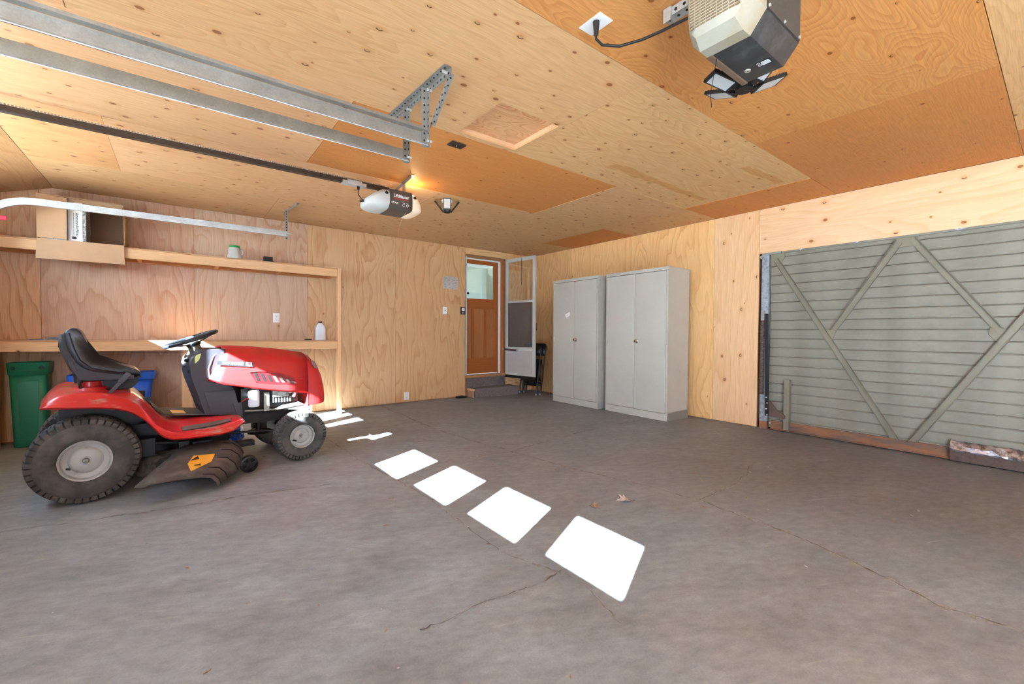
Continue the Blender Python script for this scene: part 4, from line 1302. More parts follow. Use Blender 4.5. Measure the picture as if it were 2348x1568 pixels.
stuff(obj('screw', sc_, 'galv', oo))
secs = []
for x, k, dz in ((0.022, 1.0, 0.0), (-0.03, 1.0, 0.0), (-0.075, 0.90, 0.012), (-0.088, 0.80, 0.022)):
    secs.append([(x, -0.01 + (y + 0.01) * k * 1.02, dz + 0.14 + (z - 0.14) * k * 1.02) for y, z in oct_])
ol = obj('light_lens', MB().loft(secs, True, True), 'old_lens', oo, smooth=30)
gr = MB()
rows = 19
for c_ in range(9):
    for r_ in range(rows):
        y = -0.092 + c_ * 0.0195
        z = 0.050 + r_ * 0.0102
        if c_ in (4,) and r_ in (9, 10, 11):
            continue
        gr.box(-0.0895, -0.086, y, y + 0.0165, z, z + 0.0048)
stuff(obj('grille', gr, 'grille_dark', ol))
obj('lens_screw', MB().cyl((-0.086, -0.006, 0.155), (-0.094, -0.006, 0.155), 0.008, seg=14), 'dark', ol)
ps_ = obj('rating_label', MB().box(0.20, 0.235, -0.065, -0.015, -0.0012, 0.0005), 'black', oo)
pr_ = MB()
rnd = random.Random(5)
for k in range(5):
    pr_.box(0.206 + k * 0.0055, 0.2085 + k * 0.0055, -0.061, -0.061 + rnd.uniform(0.018, 0.032), -0.0018, -0.001)
for yy in (-0.024,):
    for xx in (0.209, 0.224):
        pr_.lathe([(0.0035, -0.0018), (0.0055, -0.0018), (0.0055, -0.001), (0.0035, -0.001)], (xx, yy, 0), 'Z', 12)
stuff(obj('label_print', pr_, 'white', ps_))
obj('adjust_dial', MB().lathe([(0.003, -0.004), (0.010, -0.004), (0.011, 0.0), (0.0, 0.0)], (0.222, 0.020, 0), 'Z', 16), 'old_lens', oo, smooth=40)
obj('hang_bracket', MB().angle((0.13, 0.33, 0.322), (0.13, -0.42, 0.322), (0.045, 0, 0), (0, 0, 0.035), 0.003).angle((0.12, 0.03, 0.26), (0.12, 0.03, 0.33), (0.03, 0, 0), (0, 0.03, 0), 0.003)
    .angle((0.12, 0.29, 0.30), (0.12, 0.29, 0.358), (0.04, 0, 0), (0, 0.035, 0), 0.003), 'galv', oo)
hm = MB()
k = 0.0
while k < 0.72:
    y = 0.31 - k
    hm.cyl((0.1285, y, 0.338), (0.1335, y, 0.338), 0.0065, seg=10)
    hm.cyl((0.152, y, 0.3205), (0.152, y, 0.3262), 0.0065, seg=10)
    k += 0.038
stuff(obj('hole', hm, 'dark', oo))
obj('pull_string', MB().tube([(0.055, 0.055, 0.0), (0.045, 0.06, -0.06), (0.02, 0.055, -0.12), (0.022, 0.06, -0.145), (0.06, 0.075, -0.17)], 0.0012, seg=5), 'dark', oo)

# ceiling outlet and the opener's black cord
ou = outlet('ceiling_outlet', 'white ceiling outlet with the old opener cord plugged in', (1.490, 1.325, ZC - 0.001), (-pi / 2, 0, 0), w=0.085, hgt=0.125)
cdd = tag(obj('power_cord', MB().tube([(1.472, 1.306, 2.375), (1.478, 1.312, 2.362), (1.520, 1.312, 2.352), (1.585, 1.268, 2.350), (1.632, 1.185, 2.354), (1.655, 1.10, 2.356), (1.665, 1.02, 2.355), (1.665, 0.93, 2.345), (1.64, 0.86, 2.30)], 0.006, seg=10)
              .cyl((1.470, 1.304, 2.428), (1.472, 1.306, 2.372), 0.015, 0.010, seg=14), 'black', smooth=60), 'black power cord looping from ceiling outlet to old opener', 'cord')
vn = thing('ceiling_plate', 'dark brown receptacle plate on the orange ceiling sheet', 'outlet', (1.635, 2.785, ZC - 0.001), (0, 0, 0.03))
obj('plate', MB().box(-0.060, 0.060, -0.038, 0.038, -0.008, 0), plain('dark_brown_plate', rgb(58, 42, 36), 0.5), vn, bevel=0.003)
obj('receptacle', MB().cyl((-0.022, 0, -0.007), (-0.022, 0, -0.011), 0.016, seg=14).cyl((0.022, 0, -0.007), (0.022, 0, -0.011), 0.016, seg=14), 'dark', vn)
obj('screw', MB().cyl((0, 0, -0.008), (0, 0, -0.012), 0.004, seg=8), 'galv', vn)


# ------------------------------------------------------------------ folding LED garage lamps
def led_lamp(name, label, loc, rot, angs, base=True, tilt=50):
    """Screw-in lamp: hub with hinged panels. Local -Z is down/out."""
    e = thing(name, label, 'lamp', loc, rot)
    if not base:
        obj('mount_arm', MB().box(-0.092, 0.01, -0.12, 0.01, -0.06, -0.045).cyl((0, 0, -0.05), (0, 0, -0.06), 0.02), 'dark', e)
    if base:
        obj('lamp_holder', MB().lathe([(0.0, 0.0), (0.058, 0.0), (0.056, -0.016), (0.040, -0.026), (0.034, -0.026)], seg=28), 'white', e, smooth=40)
        obj('socket', MB().cyl((0, 0, -0.02), (0, 0, -0.058), 0.020, seg=16), 'white', e)
    obj('hub', MB().cyl((0, 0, -0.055), (0, 0, -0.085), 0.030, 0.036, seg=8).cyl((0, 0, -0.085), (0, 0, -0.125), 0.040, 0.036, seg=8), 'black', e)
    for i, (az, tl) in enumerate(angs):
        mm = Matrix.Rotation(radians(az), 4, 'Z') @ Matrix.Translation((0.044, 0, -0.112)) @ Matrix.Rotation(radians(-tl), 4, 'Y')
        p = MB()
        W2, L0, L1 = 0.040, 0.008, 0.125
        for (x0, x1, y0, y1) in ((L0, L1, -W2, -W2 + 0.008), (L0, L1, W2 - 0.008, W2), (L0, L0 + 0.012, -W2, W2), (L1 - 0.012, L1, -W2, W2)):
            p.box(x0, x1, y0, y1, -0.009, 0.006, mm)
        for q in range(7):
            x0 = L0 + 0.012 + q * 0.0145
            p.box(x0, x0 + 0.004, -W2, W2, -0.002, 0.008, mm)
        p.box(-0.006, L0, -0.015, 0.015, -0.006, 0.006, mm)
        po = obj('panel', p, 'black', e)
        obj('diffuser', MB().box(L0 + 0.012, L1 - 0.012, -W2 + 0.008, W2 - 0.008, -0.010, -0.003, mm), 'led', po)
    return e


toc = math.degrees(math.atan2(-4.03, -2.25))
led_lamp('folding_lamp', 'black folding LED lamp in a white ceiling holder past the lettered opener', (2.252, 4.03, ZC), (0, 0, 0), [(toc, 72), (toc + 100, 52), (toc - 100, 52)])
led_lamp('folding_lamp', 'black folding LED lamp stuck on the end of the old opener', (1.945, 0.885, 2.235), (0, 0, 0), [(151, 18), (-101, 35), (84, 20), (-36, 20)], base=False)

# ------------------------------------------------------------------ bins under the bench
gb = thing('slim_bin', 'tall green plastic recycling bin under the bench', 'bin', (-1.075, 5.895, 0), (0, 0, 0.03))


def rring(wx, wy, z, r=0.03, n=5):
    pts = []
    for qx, qy, a0 in ((1, 1, 0), (-1, 1, 90), (-1, -1, 180), (1, -1, 270)):
        for k in range(n + 1):
            a = radians(a0 + 90 * k / n)
            pts.append((qx * (wx - r) + r * cos(a), qy * (wy - r) + r * sin(a), z))
    return pts


obj('bin_body', MB().loft([rring(0.098, 0.105, 0.0), rring(0.100, 0.107, 0.008), rring(0.118, 0.124, 0.66)], True).add(*(lambda r: (r, [tuple(range(len(r)))]))(rring(0.098, 0.105, 0.002))), 'green_bin', gb, smooth=40, solid=0.004)
obj('rim', MB().loft([rring(0.120, 0.126, 0.655), rring(0.128, 0.134, 0.665), rring(0.134, 0.140, 0.760), rring(0.136, 0.142, 0.768), rring(0.128, 0.134, 0.768), rring(0.122, 0.128, 0.655)], True), 'green_bin', gb, smooth=40)
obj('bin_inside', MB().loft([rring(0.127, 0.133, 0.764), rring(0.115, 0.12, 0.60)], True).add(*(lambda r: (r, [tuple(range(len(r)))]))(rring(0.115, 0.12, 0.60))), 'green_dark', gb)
obj('front_panel', MB().prism([(-0.055, -0.111, 0.03), (0.055, -0.111, 0.03), (0.066, -0.1265, 0.60), (-0.066, -0.1265, 0.60)], (0, -0.004, 0)), 'green_bin', gb, bevel=0.003)
obj('handle', MB().box(-0.055, 0.055, -0.147, -0.135, 0.695, 0.700).box(-0.055, 0.055, -0.147, -0.135, 0.745, 0.750), 'green_bin', gb, bevel=0.002)
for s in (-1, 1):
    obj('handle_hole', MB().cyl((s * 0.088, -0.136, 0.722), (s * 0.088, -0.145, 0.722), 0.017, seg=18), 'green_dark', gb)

bb = thing('recycling_box', 'blue plastic recycling box behind the mower seat under the bench', 'box', (-0.50, 5.85, 0.0), (0, 0, 0.0))
obj('box_body', MB().loft([rring(0.26, 0.13, 0.20, 0.04), rring(0.30, 0.145, 0.58, 0.04)], True).add(*(lambda r: (r, [tuple(range(len(r)))]))(rring(0.26, 0.13, 0.202, 0.04))), 'blue', bb, smooth=40, solid=0.004)
obj('rim', MB().loft([rring(0.302, 0.147, 0.575, 0.04), rring(0.320, 0.162, 0.575, 0.04), rring(0.322, 0.164, 0.640, 0.04), rring(0.306, 0.15, 0.640, 0.04)], True), 'blue', bb, smooth=40)
for x in (-0.2, -0.07, 0.07, 0.2):
    obj('rib', MB().box(x - 0.006, x + 0.006, -0.169, -0.160, 0.585, 0.635), 'blue', bb)
obj('lower_crate', MB().loft([rring(0.27, 0.13, 0.0, 0.04), rring(0.29, 0.14, 0.20, 0.04)], True, True), 'black', bb, smooth=40)

bg_ = MB()
secs = []
rnd = random.Random(2)
for z, k in ((0.0, 0.8), (0.03, 1.0), (0.10, 1.05), (0.17, 0.9), (0.20, 0.5)):
    secs.append([((0.14 * cos(2 * pi * i / 18) * k * rnd.uniform(0.85, 1.12)), (0.09 * sin(2 * pi * i / 18) * k * rnd.uniform(0.85, 1.12)), z) for i in range(18)])
bag = tag(obj('plastic_bag', bg_.loft(secs, True, True), 'blue_bag', smooth=80), 'crumpled blue plastic bag on the floor beyond the mower deck', 'bag')
bag.location = (0.36, 4.93, 0.001)

# ------------------------------------------------------------------ folding chairs
def folding_chair(label, loc, rot):
    e = thing('folding_chair', label, 'chair', loc, rot, 'folded chairs behind the storm door')
    W2 = 0.205
    fr = [(-W2, 0, 0.0)]
    fr += [(-W2, 0, 0.80)]
    for k in range(1, 7):
        a = pi - (pi / 2) * k / 6
        fr.append((-W2 + 0.07 + 0.07 * cos(a), 0, 0.80 + 0.07 * sin(a)))
    for k in range(0, 7):
        a = pi / 2 - (pi / 2) * k / 6
        fr.append((W2 - 0.07 + 0.07 * cos(a), 0, 0.80 + 0.07 * sin(a)))
    fr.append((W2, 0, 0.0))
    obj('front_frame', MB().tube(fr, 0.0115, seg=10).cyl((-W2, 0, 0.24), (W2, 0, 0.24), 0.009, seg=8), 'black', e, smooth=60)
    obj('back_panel', MB().loft([[(-W2 + 0.005, -0.010, z), (-0.1, -0.026 * c, z), (0.0, -0.034 * c, z), (0.1, -0.026 * c, z), (W2 - 0.005, -0.010, z)] for z, c in ((0.665, 1), (0.75, 1), (0.855, 0.8))]), 'black', e, solid=0.006, smooth=60)
    rf = W2 - 0.028
    obj('rear_leg', MB().cyl((-rf, 0.045, 0.0), (-rf, 0.020, 0.52), 0.0105, seg=10), 'black', e, smooth=60)
    obj('rear_leg', MB().cyl((rf, 0.045, 0.0), (rf, 0.020, 0.52), 0.0105, seg=10), 'black', e, smooth=60)
    obj('crossbar', MB().cyl((-rf, 0.040, 0.16), (rf, 0.040, 0.16), 0.009, seg=8).bar((-rf, 0.038, 0.20), (rf, 0.038, 0.20), 0.006, 0.03), 'black', e)
    obj('seat', MB().loft([[(-0.165, -0.02, z), (0.0, -0.028, z), (0.165, -0.02, z)] for z in (0.245, 0.36, 0.60)]), 'black', e, solid=0.02, smooth=40)
    for s in (-1, 1):
        obj('foot_cap', MB().cyl((s * W2, 0, 0.0), (s * W2, 0, 0.03), 0.0145, seg=10), 'galv_dull', e)
    return e


folding_chair('black folded chair leaning outermost behind the storm door', (4.72, 5.66, 0.004), (radians(-9), 0, radians(-90 + 3)))
folding_chair('black folded chair leaning closest to the right wall', (4.80, 5.645, 0.004), (radians(-10), 0, radians(-90 + 3)))
wd = tag(obj('rubber_wedge', MB().prism([(-0.10, -0.03, 0), (0.09, -0.03, 0), (0.09, -0.03, 0.018), (0.02, -0.03, 0.035), (-0.10, -0.03, 0.030)], (0, 0.06, 0)), 'black', bevel=0.006), 'black rubber block lying left of the carpeted step', 'block')
wd.location = (3.62, 5.99, 0.001)
sh = tag(obj('black_shoe_tray', MB().loft([[(-0.05, -0.04, 0), (0.06, -0.05, 0), (0.06, 0.04, 0), (-0.05, 0.04, 0)], [(-0.04, -0.03, 0.03), (0.055, -0.035, 0.038), (0.05, 0.03, 0.03), (-0.045, 0.03, 0.02)]], True, True), 'black', bevel=0.004), 'small black lump on the floor right of the carpeted step', 'block')
sh.location = (4.70, 5.97, 0.001)

# ------------------------------------------------------------------ riding mower
mw = thing('riding_mower', 'red riding lawn mower parked facing right', 'mower', (-0.5165, 4.1276, 0), (0, 0, radians(5.8)))


def wheel(name, x, side, r, rr, wdt, yo, lugs, deep, label=None):
    """side -1 = near. yo = |y| of the outer face."""
    s = side
    yi = yo - wdt
    ym = (yo + yi) / 2

    def Y(v):
        return s * v
    rim = obj(name, MB().lathe([(0.0, Y(yo - deep * 0.75)), (rr * 0.20, Y(yo - deep * 0.75)), (rr * 0.22, Y(yo - deep * 0.9)), (rr * 0.52, Y(yo - deep * 0.95)), (rr * 0.62, Y(yo - deep * 1.15)),
                                (rr * 0.66, Y(yo - deep * 1.3)), (rr * 0.88, Y(yo - deep * 1.2)), (rr * 0.93, Y(yo - 0.010)), (rr, Y(yo - 0.006)), (rr * 1.03, Y(yo - 0.012)), (rr * 0.98, Y(yi + 0.02)), (0.03, Y(yi + 0.03))], (x, 0, r), 'Y', 44), 'rim', mw, smooth=35)
    b = r - 0.014
    pr = [(rr * 0.99, Y(yo - 0.014)), (rr * 1.05, Y(yo - 0.004)), (rr + (b - rr) * 0.35, Y(yo + 0.004)), (rr + (b - rr) * 0.70, Y(yo + 0.003)), (b - 0.022, Y(yo - 0.008)), (b - 0.004, Y(yo - wdt * 0.20)),
          (b + 0.004, Y(ym)), (b, Y(yi + wdt * 0.22)), (b - 0.012, Y(yi + 0.008)), (rr + (b - rr) * 0.6, Y(yi)), (rr * 1.0, Y(yi + 0.012))]
    obj('tire', MB().lathe(pr, (x, 0, r), 'Y', 56), 'rubber', rim, smooth=50)
    tr = MB()
    for k in range(lugs):
        a0 = 2 * pi * k / lugs
        for row in range(4):
            a = a0 + (pi / lugs if row % 2 else 0)
            da = 0.76 * pi / lugs
            yy0 = yi + 0.002 + (wdt - 0.004) * row / 4
            yy1 = yi + 0.002 + (wdt - 0.004) * (row + 0.92) / 4
            drop = 0.010 if row in (0, 3) else 0.0
            vs = []
            for yy, lo in ((yy0, row == 0), (yy1, row == 3)):
                for aa in (a - da, a + da):
                    ro = r - (0.012 if lo else 0.0)
                    for rad in (b - 0.030 if lo else b - 0.006, ro):
                        vs.append((x + rad * cos(aa), Y(yy), r + rad * sin(aa)))
            tr.add(vs, [(0, 1, 3, 2), (4, 6, 7, 5), (1, 5, 7, 3), (0, 4, 5, 1), (2, 3, 7, 6)])
    stuff(obj('tread', tr, 'rubber', rim))
    obj('hub_cap', MB().lathe([(0.0, Y(yo - deep * 0.75 + 0.016)), (rr * 0.10, Y(yo - deep * 0.75 + 0.015)), (rr * 0.14, Y(yo - deep * 0.75 + 0.004)), (rr * 0.15, Y(yo - deep * 0.75 - 0.004))], (x, 0, r), 'Y', 20), 'engine', rim, smooth=40)
    a = radians(205)
    obj('valve_stem', MB().cyl((x + rr * 0.74 * cos(a), Y(yo - deep * 1.15), r + rr * 0.74 * sin(a)), (x + rr * 0.62 * cos(a), Y(yo + 0.004), r + rr * 0.66 * sin(a)), 0.006, 0.005, seg=8), 'black', rim)
    return rim


wheel('rear_wheel', 0.020, -1, 0.264, 0.123, 0.215, 0.465, 42, 0.030)
wheel('rear_wheel', 0.020, 1, 0.264, 0.123, 0.215, 0.465, 42, 0.030)
wheel('front_wheel', 1.290, -1, 0.200, 0.094, 0.150, 0.415, 40, 0.034)
wheel('front_wheel', 1.290, 1, 0.200, 0.094, 0.150, 0.415, 40, 0.034)

# fender and footboards: one moulded red sheet
FS = [  # x, skirt bottom z, ridge z, inner deck z
    (-0.165, 0.602, 0.616, 0.640), (-0.130, 0.600, 0.645, 0.676), (-0.085, 0.596, 0.668, 0.690), (-0.03, 0.591, 0.678, 0.672), (0.03, 0.586, 0.680, 0.660), (0.09, 0.579, 0.672, 0.656), (0.15, 0.568, 0.650, 0.650),
    (0.205, 0.549, 0.628, 0.650), (0.25, 0.522, 0.596, 0.640), (0.285, 0.490, 0.558, 0.610), (0.315, 0.455, 0.512, 0.574), (0.345, 0.412, 0.460, 0.528), (0.375, 0.368, 0.422, 0.482), (0.405, 0.341, 0.393, 0.446),
    (0.445, 0.323, 0.368, 0.422), (0.50, 0.318, 0.356, 0.412), (0.60, 0.316, 0.356, 0.409), (0.72, 0.315, 0.366, 0.408), (0.79, 0.330, 0.386, 0.408), (0.838, 0.366, 0.404, 0.408), (0.866, 0.386, 0.402, 0.406)]
secs = []
for x, a, b2, d in FS:
    half = [(x, -0.468, a), (x, -0.474, a + 0.010), (x, -0.464, a + (b2 - a) * 0.40), (x, -0.458, a + (b2 - a) * 0.50), (x, -0.446, b2 - 0.008), (x, -0.430, b2), (x, -0.405, b2 + (d - b2) * 0.12 - 0.002), (x, -0.345, b2 + (d - b2) * 0.75), (x, -0.30, d), (x, -0.19, d + 0.002)]
    secs.append(half + [(x, -y, z) for x, y, z in half[::-1]])
obj('fender', MB().loft(secs), 'red_dirty', mw, solid=0.006, smooth=50)
for s in (-1, 1):
    obj('skirt_insert', MB().prism([(0.50, s * 0.405, 0.366), (0.62, s * 0.405, 0.366), (0.79, s * 0.405, 0.394), (0.79, s * 0.360, 0.403), (0.62, s * 0.365, 0.389), (0.50, s * 0.375, 0.384)], (0, 0, 0.006)), 'deck', mw)
tb = obj('tunnel_plate', MB().prism([(0.36, -0.19, 0.515), (0.42, -0.19, 0.455), (0.66, -0.19, 0.425), (0.66, 0.19, 0.425), (0.42, 0.19, 0.455), (0.36, 0.19, 0.515)], (0, 0, 0.008)), 'deck', mw)
obj('warning_sticker', MB().prism([(0.47, -0.15, 0.458), (0.55, -0.15, 0.448), (0.55, 0.02, 0.448), (0.47, 0.02, 0.458)], (0, 0, 0.002)), 'orange_tag', tb)
obj('fuel_cap', MB().lathe([(0.0, 0.728), (0.048, 0.728), (0.056, 0.720), (0.058, 0.690), (0.085, 0.686), (0.10, 0.655)], (0.04, -0.10, 0), 'Z', 24), 'red', mw, smooth=40)
obj('fuel_cap_top', MB().cyl((0.04, -0.10, 0.726), (0.04, -0.10, 0.734), 0.044, seg=22), 'black', mw, bevel=0.003)

# seat
prof = [(-0.088, 1.030), (-0.070, 1.066), (-0.030, 1.088), (0.006, 1.066), (0.026, 1.005), (0.036, 0.915), (0.062, 0.868), (0.14, 0.834), (0.24, 0.812), (0.285, 0.792), (0.304, 0.765), (0.295, 0.748), (0.24, 0.752), (0.10, 0.775), (0.02, 0.80), (-0.025, 0.85), (-0.060, 0.93)]
cx_, cz_ = 0.06, 0.86
secs = []
for y, k, in_ in ((-0.212, 0.80, 0), (-0.208, 0.90, 0), (-0.195, 0.965, 0), (-0.15, 1.0, 0), (-0.06, 0.985, 0), (0.06, 0.985, 0), (0.15, 1.0, 0), (0.195, 0.965, 0), (0.208, 0.90, 0), (0.212, 0.80, 0)):
    s = []
    for x, z in prof:
        # shrink toward the nearest point of the L-shaped spine
        if z > 0.90:
            ax, az = -0.030, min(z, 1.03)
        else:
            ax, az = min(max(x, 0.0), 0.27), 0.795 if x > 0.02 else 0.83
        s.append((ax + (x - ax) * k, y, az + (z - az) * k))
    secs.append(s)
se = obj('seat', MB().loft(secs, True, True), 'vinyl', mw, smooth=80, subsurf=1)
obj('seat_shell', MB().loft([[(-0.092 + d, y, 1.036), (-0.096 + d, y, 0.96), (-0.070 + d, y, 0.88), (-0.045 + d, y, 0.81), (-0.01, y, 0.755), (0.02, y, 0.738), (0.26, y, 0.732), (0.295, y, 0.748)] for y, d in ((-0.205, 0.03), (-0.19, 0.0), (0.0, -0.006), (0.19, 0.0), (0.205, 0.03))]), 'seat_shell', se, solid=0.012, smooth=50)
obj('seat_side', MB().prism([(-0.085, -0.207, 1.03), (-0.055, -0.207, 1.03), (-0.028, -0.207, 0.93), (0.005, -0.207, 0.85), (0.06, -0.207, 0.80), (0.26, -0.207, 0.765), (0.26, -0.207, 0.735), (-0.005, -0.207, 0.742), (-0.05, -0.207, 0.83)], (0, 0.008, 0)), 'seat_shell', se)
obj('seat_piping', MB().tube([(-0.050, -0.214, 1.045), (-0.030, -0.214, 0.95), (-0.002, -0.215, 0.87), (0.05, -0.215, 0.815), (0.15, -0.215, 0.788), (0.28, -0.213, 0.76)], 0.004, seg=6), 'black', se, smooth=60)
obj('seat_bracket', MB().prism([(0.10, -0.13, 0.735), (0.285, -0.13, 0.735), (0.285, -0.13, 0.70), (0.25, -0.13, 0.66), (0.10, -0.13, 0.66)], (0, 0.26, 0)).cyl((0.275, -0.145, 0.715), (0.275, 0.145, 0.715), 0.012), 'dark', mw)
obj('seat_spring', MB().tube([(-0.01, -0.17, 0.735), (-0.005, -0.17, 0.69), (0.03, -0.16, 0.672), (0.09, -0.15, 0.665), (0.16, -0.14, 0.66)], 0.009, seg=8).cyl((-0.015, -0.17, 0.80), (-0.012, -0.17, 0.72), 0.026, 0.022, seg=12), 'black', mw, smooth=50)
obj('lift_lever', MB().bar((0.135, -0.31, 0.655), (0.205, -0.32, 0.748), 0.012, 0.022).bar((0.185, -0.32, 0.722), (0.230, -0.325, 0.780), 0.030, 0.032), 'dash', mw, bevel=0.004)

# dash tower and steering
dsh = [(0.560, 0.815), (0.572, 0.860), (0.610, 0.905), (0.690, 0.930), (0.800, 0.925), (0.800, 0.870), (0.800, 0.775), (0.800, 0.720), (0.800, 0.660), (0.850, 0.615), (0.905, 0.380), (0.660, 0.425), (0.618, 0.560), (0.580, 0.680), (0.566, 0.740)]
ds = obj('dash_tower', MB().loft([[(x, y, z) for x, z in [(0.66 + (x - 0.66) * k, 0.68 + (z - 0.68) * k2) for x, z in dsh]] for y, k, k2 in ((-0.215, 0.88, 0.97), (-0.205, 0.95, 0.99), (-0.17, 1, 1), (0.17, 1, 1), (0.205, 0.95, 0.99), (0.215, 0.88, 0.97))], True, True), 'dash', mw, smooth=40)
obj('side_panel', MB().prism([(0.655, -0.213, 0.60), (0.850, -0.213, 0.60), (0.893, -0.213, 0.40), (0.700, -0.213, 0.43)], (0, -0.008, 0)).prism([(0.84, -0.215, 0.50), (0.895, -0.215, 0.50), (0.905, -0.215, 0.385), (0.865, -0.215, 0.39)], (0, -0.012, 0)), 'dash', ds, bevel=0.003)
obj('trim_rib', MB().tube([(0.752, -0.205, 0.918), (0.712, -0.212, 0.86), (0.684, -0.214, 0.775), (0.690, -0.214, 0.715), (0.735, -0.213, 0.672)], 0.007, seg=8), plain('grey_trim', rgb(96, 96, 100), 0.45), ds, smooth=60)
obj('throttle_sticker', MB().prism([(0.600, -0.208, 0.880), (0.640, -0.212, 0.895), (0.625, -0.214, 0.845), (0.600, -0.214, 0.820)], (0, -0.006, 0)), plain('lime_sticker', rgb(190, 200, 120), 0.5), ds)
for p0, p1, r_ in (((0.575, -0.16, 0.84), (0.545, -0.17, 0.845), 0.012), ((0.57, -0.05, 0.80), (0.548, -0.05, 0.80), 0.016), ((0.585, -0.18, 0.76), (0.558, -0.185, 0.765), 0.014)):
    obj('lever_knob', MB().cyl(p0, p1, r_), 'black', ds, bevel=0.003)
obj('steering_column', MB().lathe([(0.028, 0.0), (0.040, 0.02), (0.044, 0.09), (0.060, 0.11)], (0, 0, 0), 'Z', 24), plain('olive_grey_boot', rgb(96, 92, 80), 0.5), mw, smooth=50).matrix_local = Matrix.Translation((0.607, 0, 0.992)) @ Matrix.Rotation(radians(180 - 18), 4, 'Y')
stw = MB()
ring = [(0.172 * cos(2 * pi * k / 40), 0.172 * sin(2 * pi * k / 40), 0.0) for k in range(40)]
stw.tube(ring, 0.0145, seg=10, closed=True)
for a in (90, 210, 330):
    ca, sa = cos(radians(a)), sin(radians(a))
    px, py = -sa, ca
    stw.loft([[(ca * r_ + px * w_, sa * r_ + py * w_, z_ - 0.005), (ca * r_ - px * w_, sa * r_ - py * w_, z_ - 0.005), (ca * r_ - px * w_, sa * r_ - py * w_, z_ + 0.005), (ca * r_ + px * w_, sa * r_ + py * w_, z_ + 0.005)]
              for r_, w_, z_ in ((0.02, 0.026, -0.040), (0.08, 0.022, -0.030), (0.14, 0.018, -0.010), (0.168, 0.022, 0.0))], True, True)
stw.lathe([(0.0, -0.025), (0.040, -0.028), (0.052, -0.040), (0.045, -0.058), (0.0, -0.058)], (0, 0, 0), 'Z', 24)
so = obj('steering_wheel', stw, 'vinyl', mw, smooth=60)
so.matrix_local = Matrix.Translation((0.606, 0, 1.000)) @ Matrix.Rotation(radians(-21), 4, 'Y')

# hood with nose cowl
def hoodsec(x, top, sh, mid, bot, w_, slant=0.0, crown=0.13):
    pts = [(-w_ * 0.985, bot), (-w_, bot + 0.02), (-w_ * 1.0, mid), (-w_ * 0.965, (mid + sh) / 2), (-w_ * 0.90, sh - 0.020), (-w_ * 0.80, sh), (-crown, top - 0.004), (-crown + 0.02, top + 0.006), (-0.05, top + 0.010)]
    pts = pts + [(-a, b) for a, b in pts[::-1]]
    return [(x + slant * (z - 0.80) - (0.06 * max(0, 0.76 - z) if slant else 0), y, z) for y, z in pts]


HS = [hoodsec(0.725, 0.932, 0.905, 0.775, 0.690, 0.240, 0.42), hoodsec(0.80, 0.934, 0.900, 0.765, 0.655, 0.246, 0.20), hoodsec(0.90, 0.930, 0.890, 0.750, 0.622, 0.250),
      hoodsec(1.05, 0.918, 0.875, 0.735, 0.586, 0.252), hoodsec(1.22, 0.896, 0.858, 0.720, 0.556, 0.252), hoodsec(1.384, 0.866, 0.838, 0.705, 0.532, 0.250)]
hd = obj('hood', MB().loft(HS), 'red', mw, solid=0.006, smooth=35)
NS = [hoodsec(1.386, 0.868, 0.840, 0.690, 0.424, 0.254), hoodsec(1.43, 0.842, 0.815, 0.68, 0.424, 0.254), hoodsec(1.475, 0.795, 0.765, 0.64, 0.428, 0.250, crown=0.12), hoodsec(1.510, 0.715, 0.690, 0.58, 0.434, 0.240, crown=0.12), hoodsec(1.530, 0.620, 0.600, 0.53, 0.440, 0.225, crown=0.11), hoodsec(1.540, 0.56, 0.545, 0.50, 0.450, 0.205, crown=0.10)]
ns = obj('nose_cowl', MB().loft(NS, False, True), 'red', mw, smooth=45)
obj('headlight', MB().prism([(1.412, -0.236, 0.820), (1.445, -0.238, 0.800), (1.478, -0.236, 0.735), (1.440, -0.247, 0.745), (1.418, -0.247, 0.775)], (0, -0.010, 0)), plain('smoked_headlight', rgb(128, 96, 92), 0.2), ns, bevel=0.003)
obj('nose_seam', MB().tube([(1.385, -0.252, 0.43), (1.385, -0.258, 0.60), (1.385, -0.252, 0.74), (1.385, -0.232, 0.82), (1.385, -0.206, 0.842), (1.385, -0.12, 0.868)], 0.0028, seg=6), plain('dark_red_seam', rgb(110, 14, 18), 0.5), ns)
# louvre opening: flat dark-red patch paints its shade, slots laid over it
def side_y(z):
    return -0.2525


rec = [(0.945, 0.738), (1.02, 0.742), (1.15, 0.722), (1.275, 0.672), (1.285, 0.612), (1.10, 0.630), (0.99, 0.652)]
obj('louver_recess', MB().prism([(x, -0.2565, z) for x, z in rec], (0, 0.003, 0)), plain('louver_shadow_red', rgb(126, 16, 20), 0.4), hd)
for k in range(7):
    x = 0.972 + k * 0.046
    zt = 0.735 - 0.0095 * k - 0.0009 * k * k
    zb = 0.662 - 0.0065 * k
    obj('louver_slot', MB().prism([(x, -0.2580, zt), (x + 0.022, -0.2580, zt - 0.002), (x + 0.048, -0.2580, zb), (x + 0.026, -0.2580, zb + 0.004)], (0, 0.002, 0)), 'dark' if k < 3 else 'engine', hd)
obj('louver_rim', MB().tube([(x, -0.258, z) for x, z in rec[:4]] + [(1.34, -0.255, 0.664)], 0.005, seg=8), 'red', hd, smooth=60)
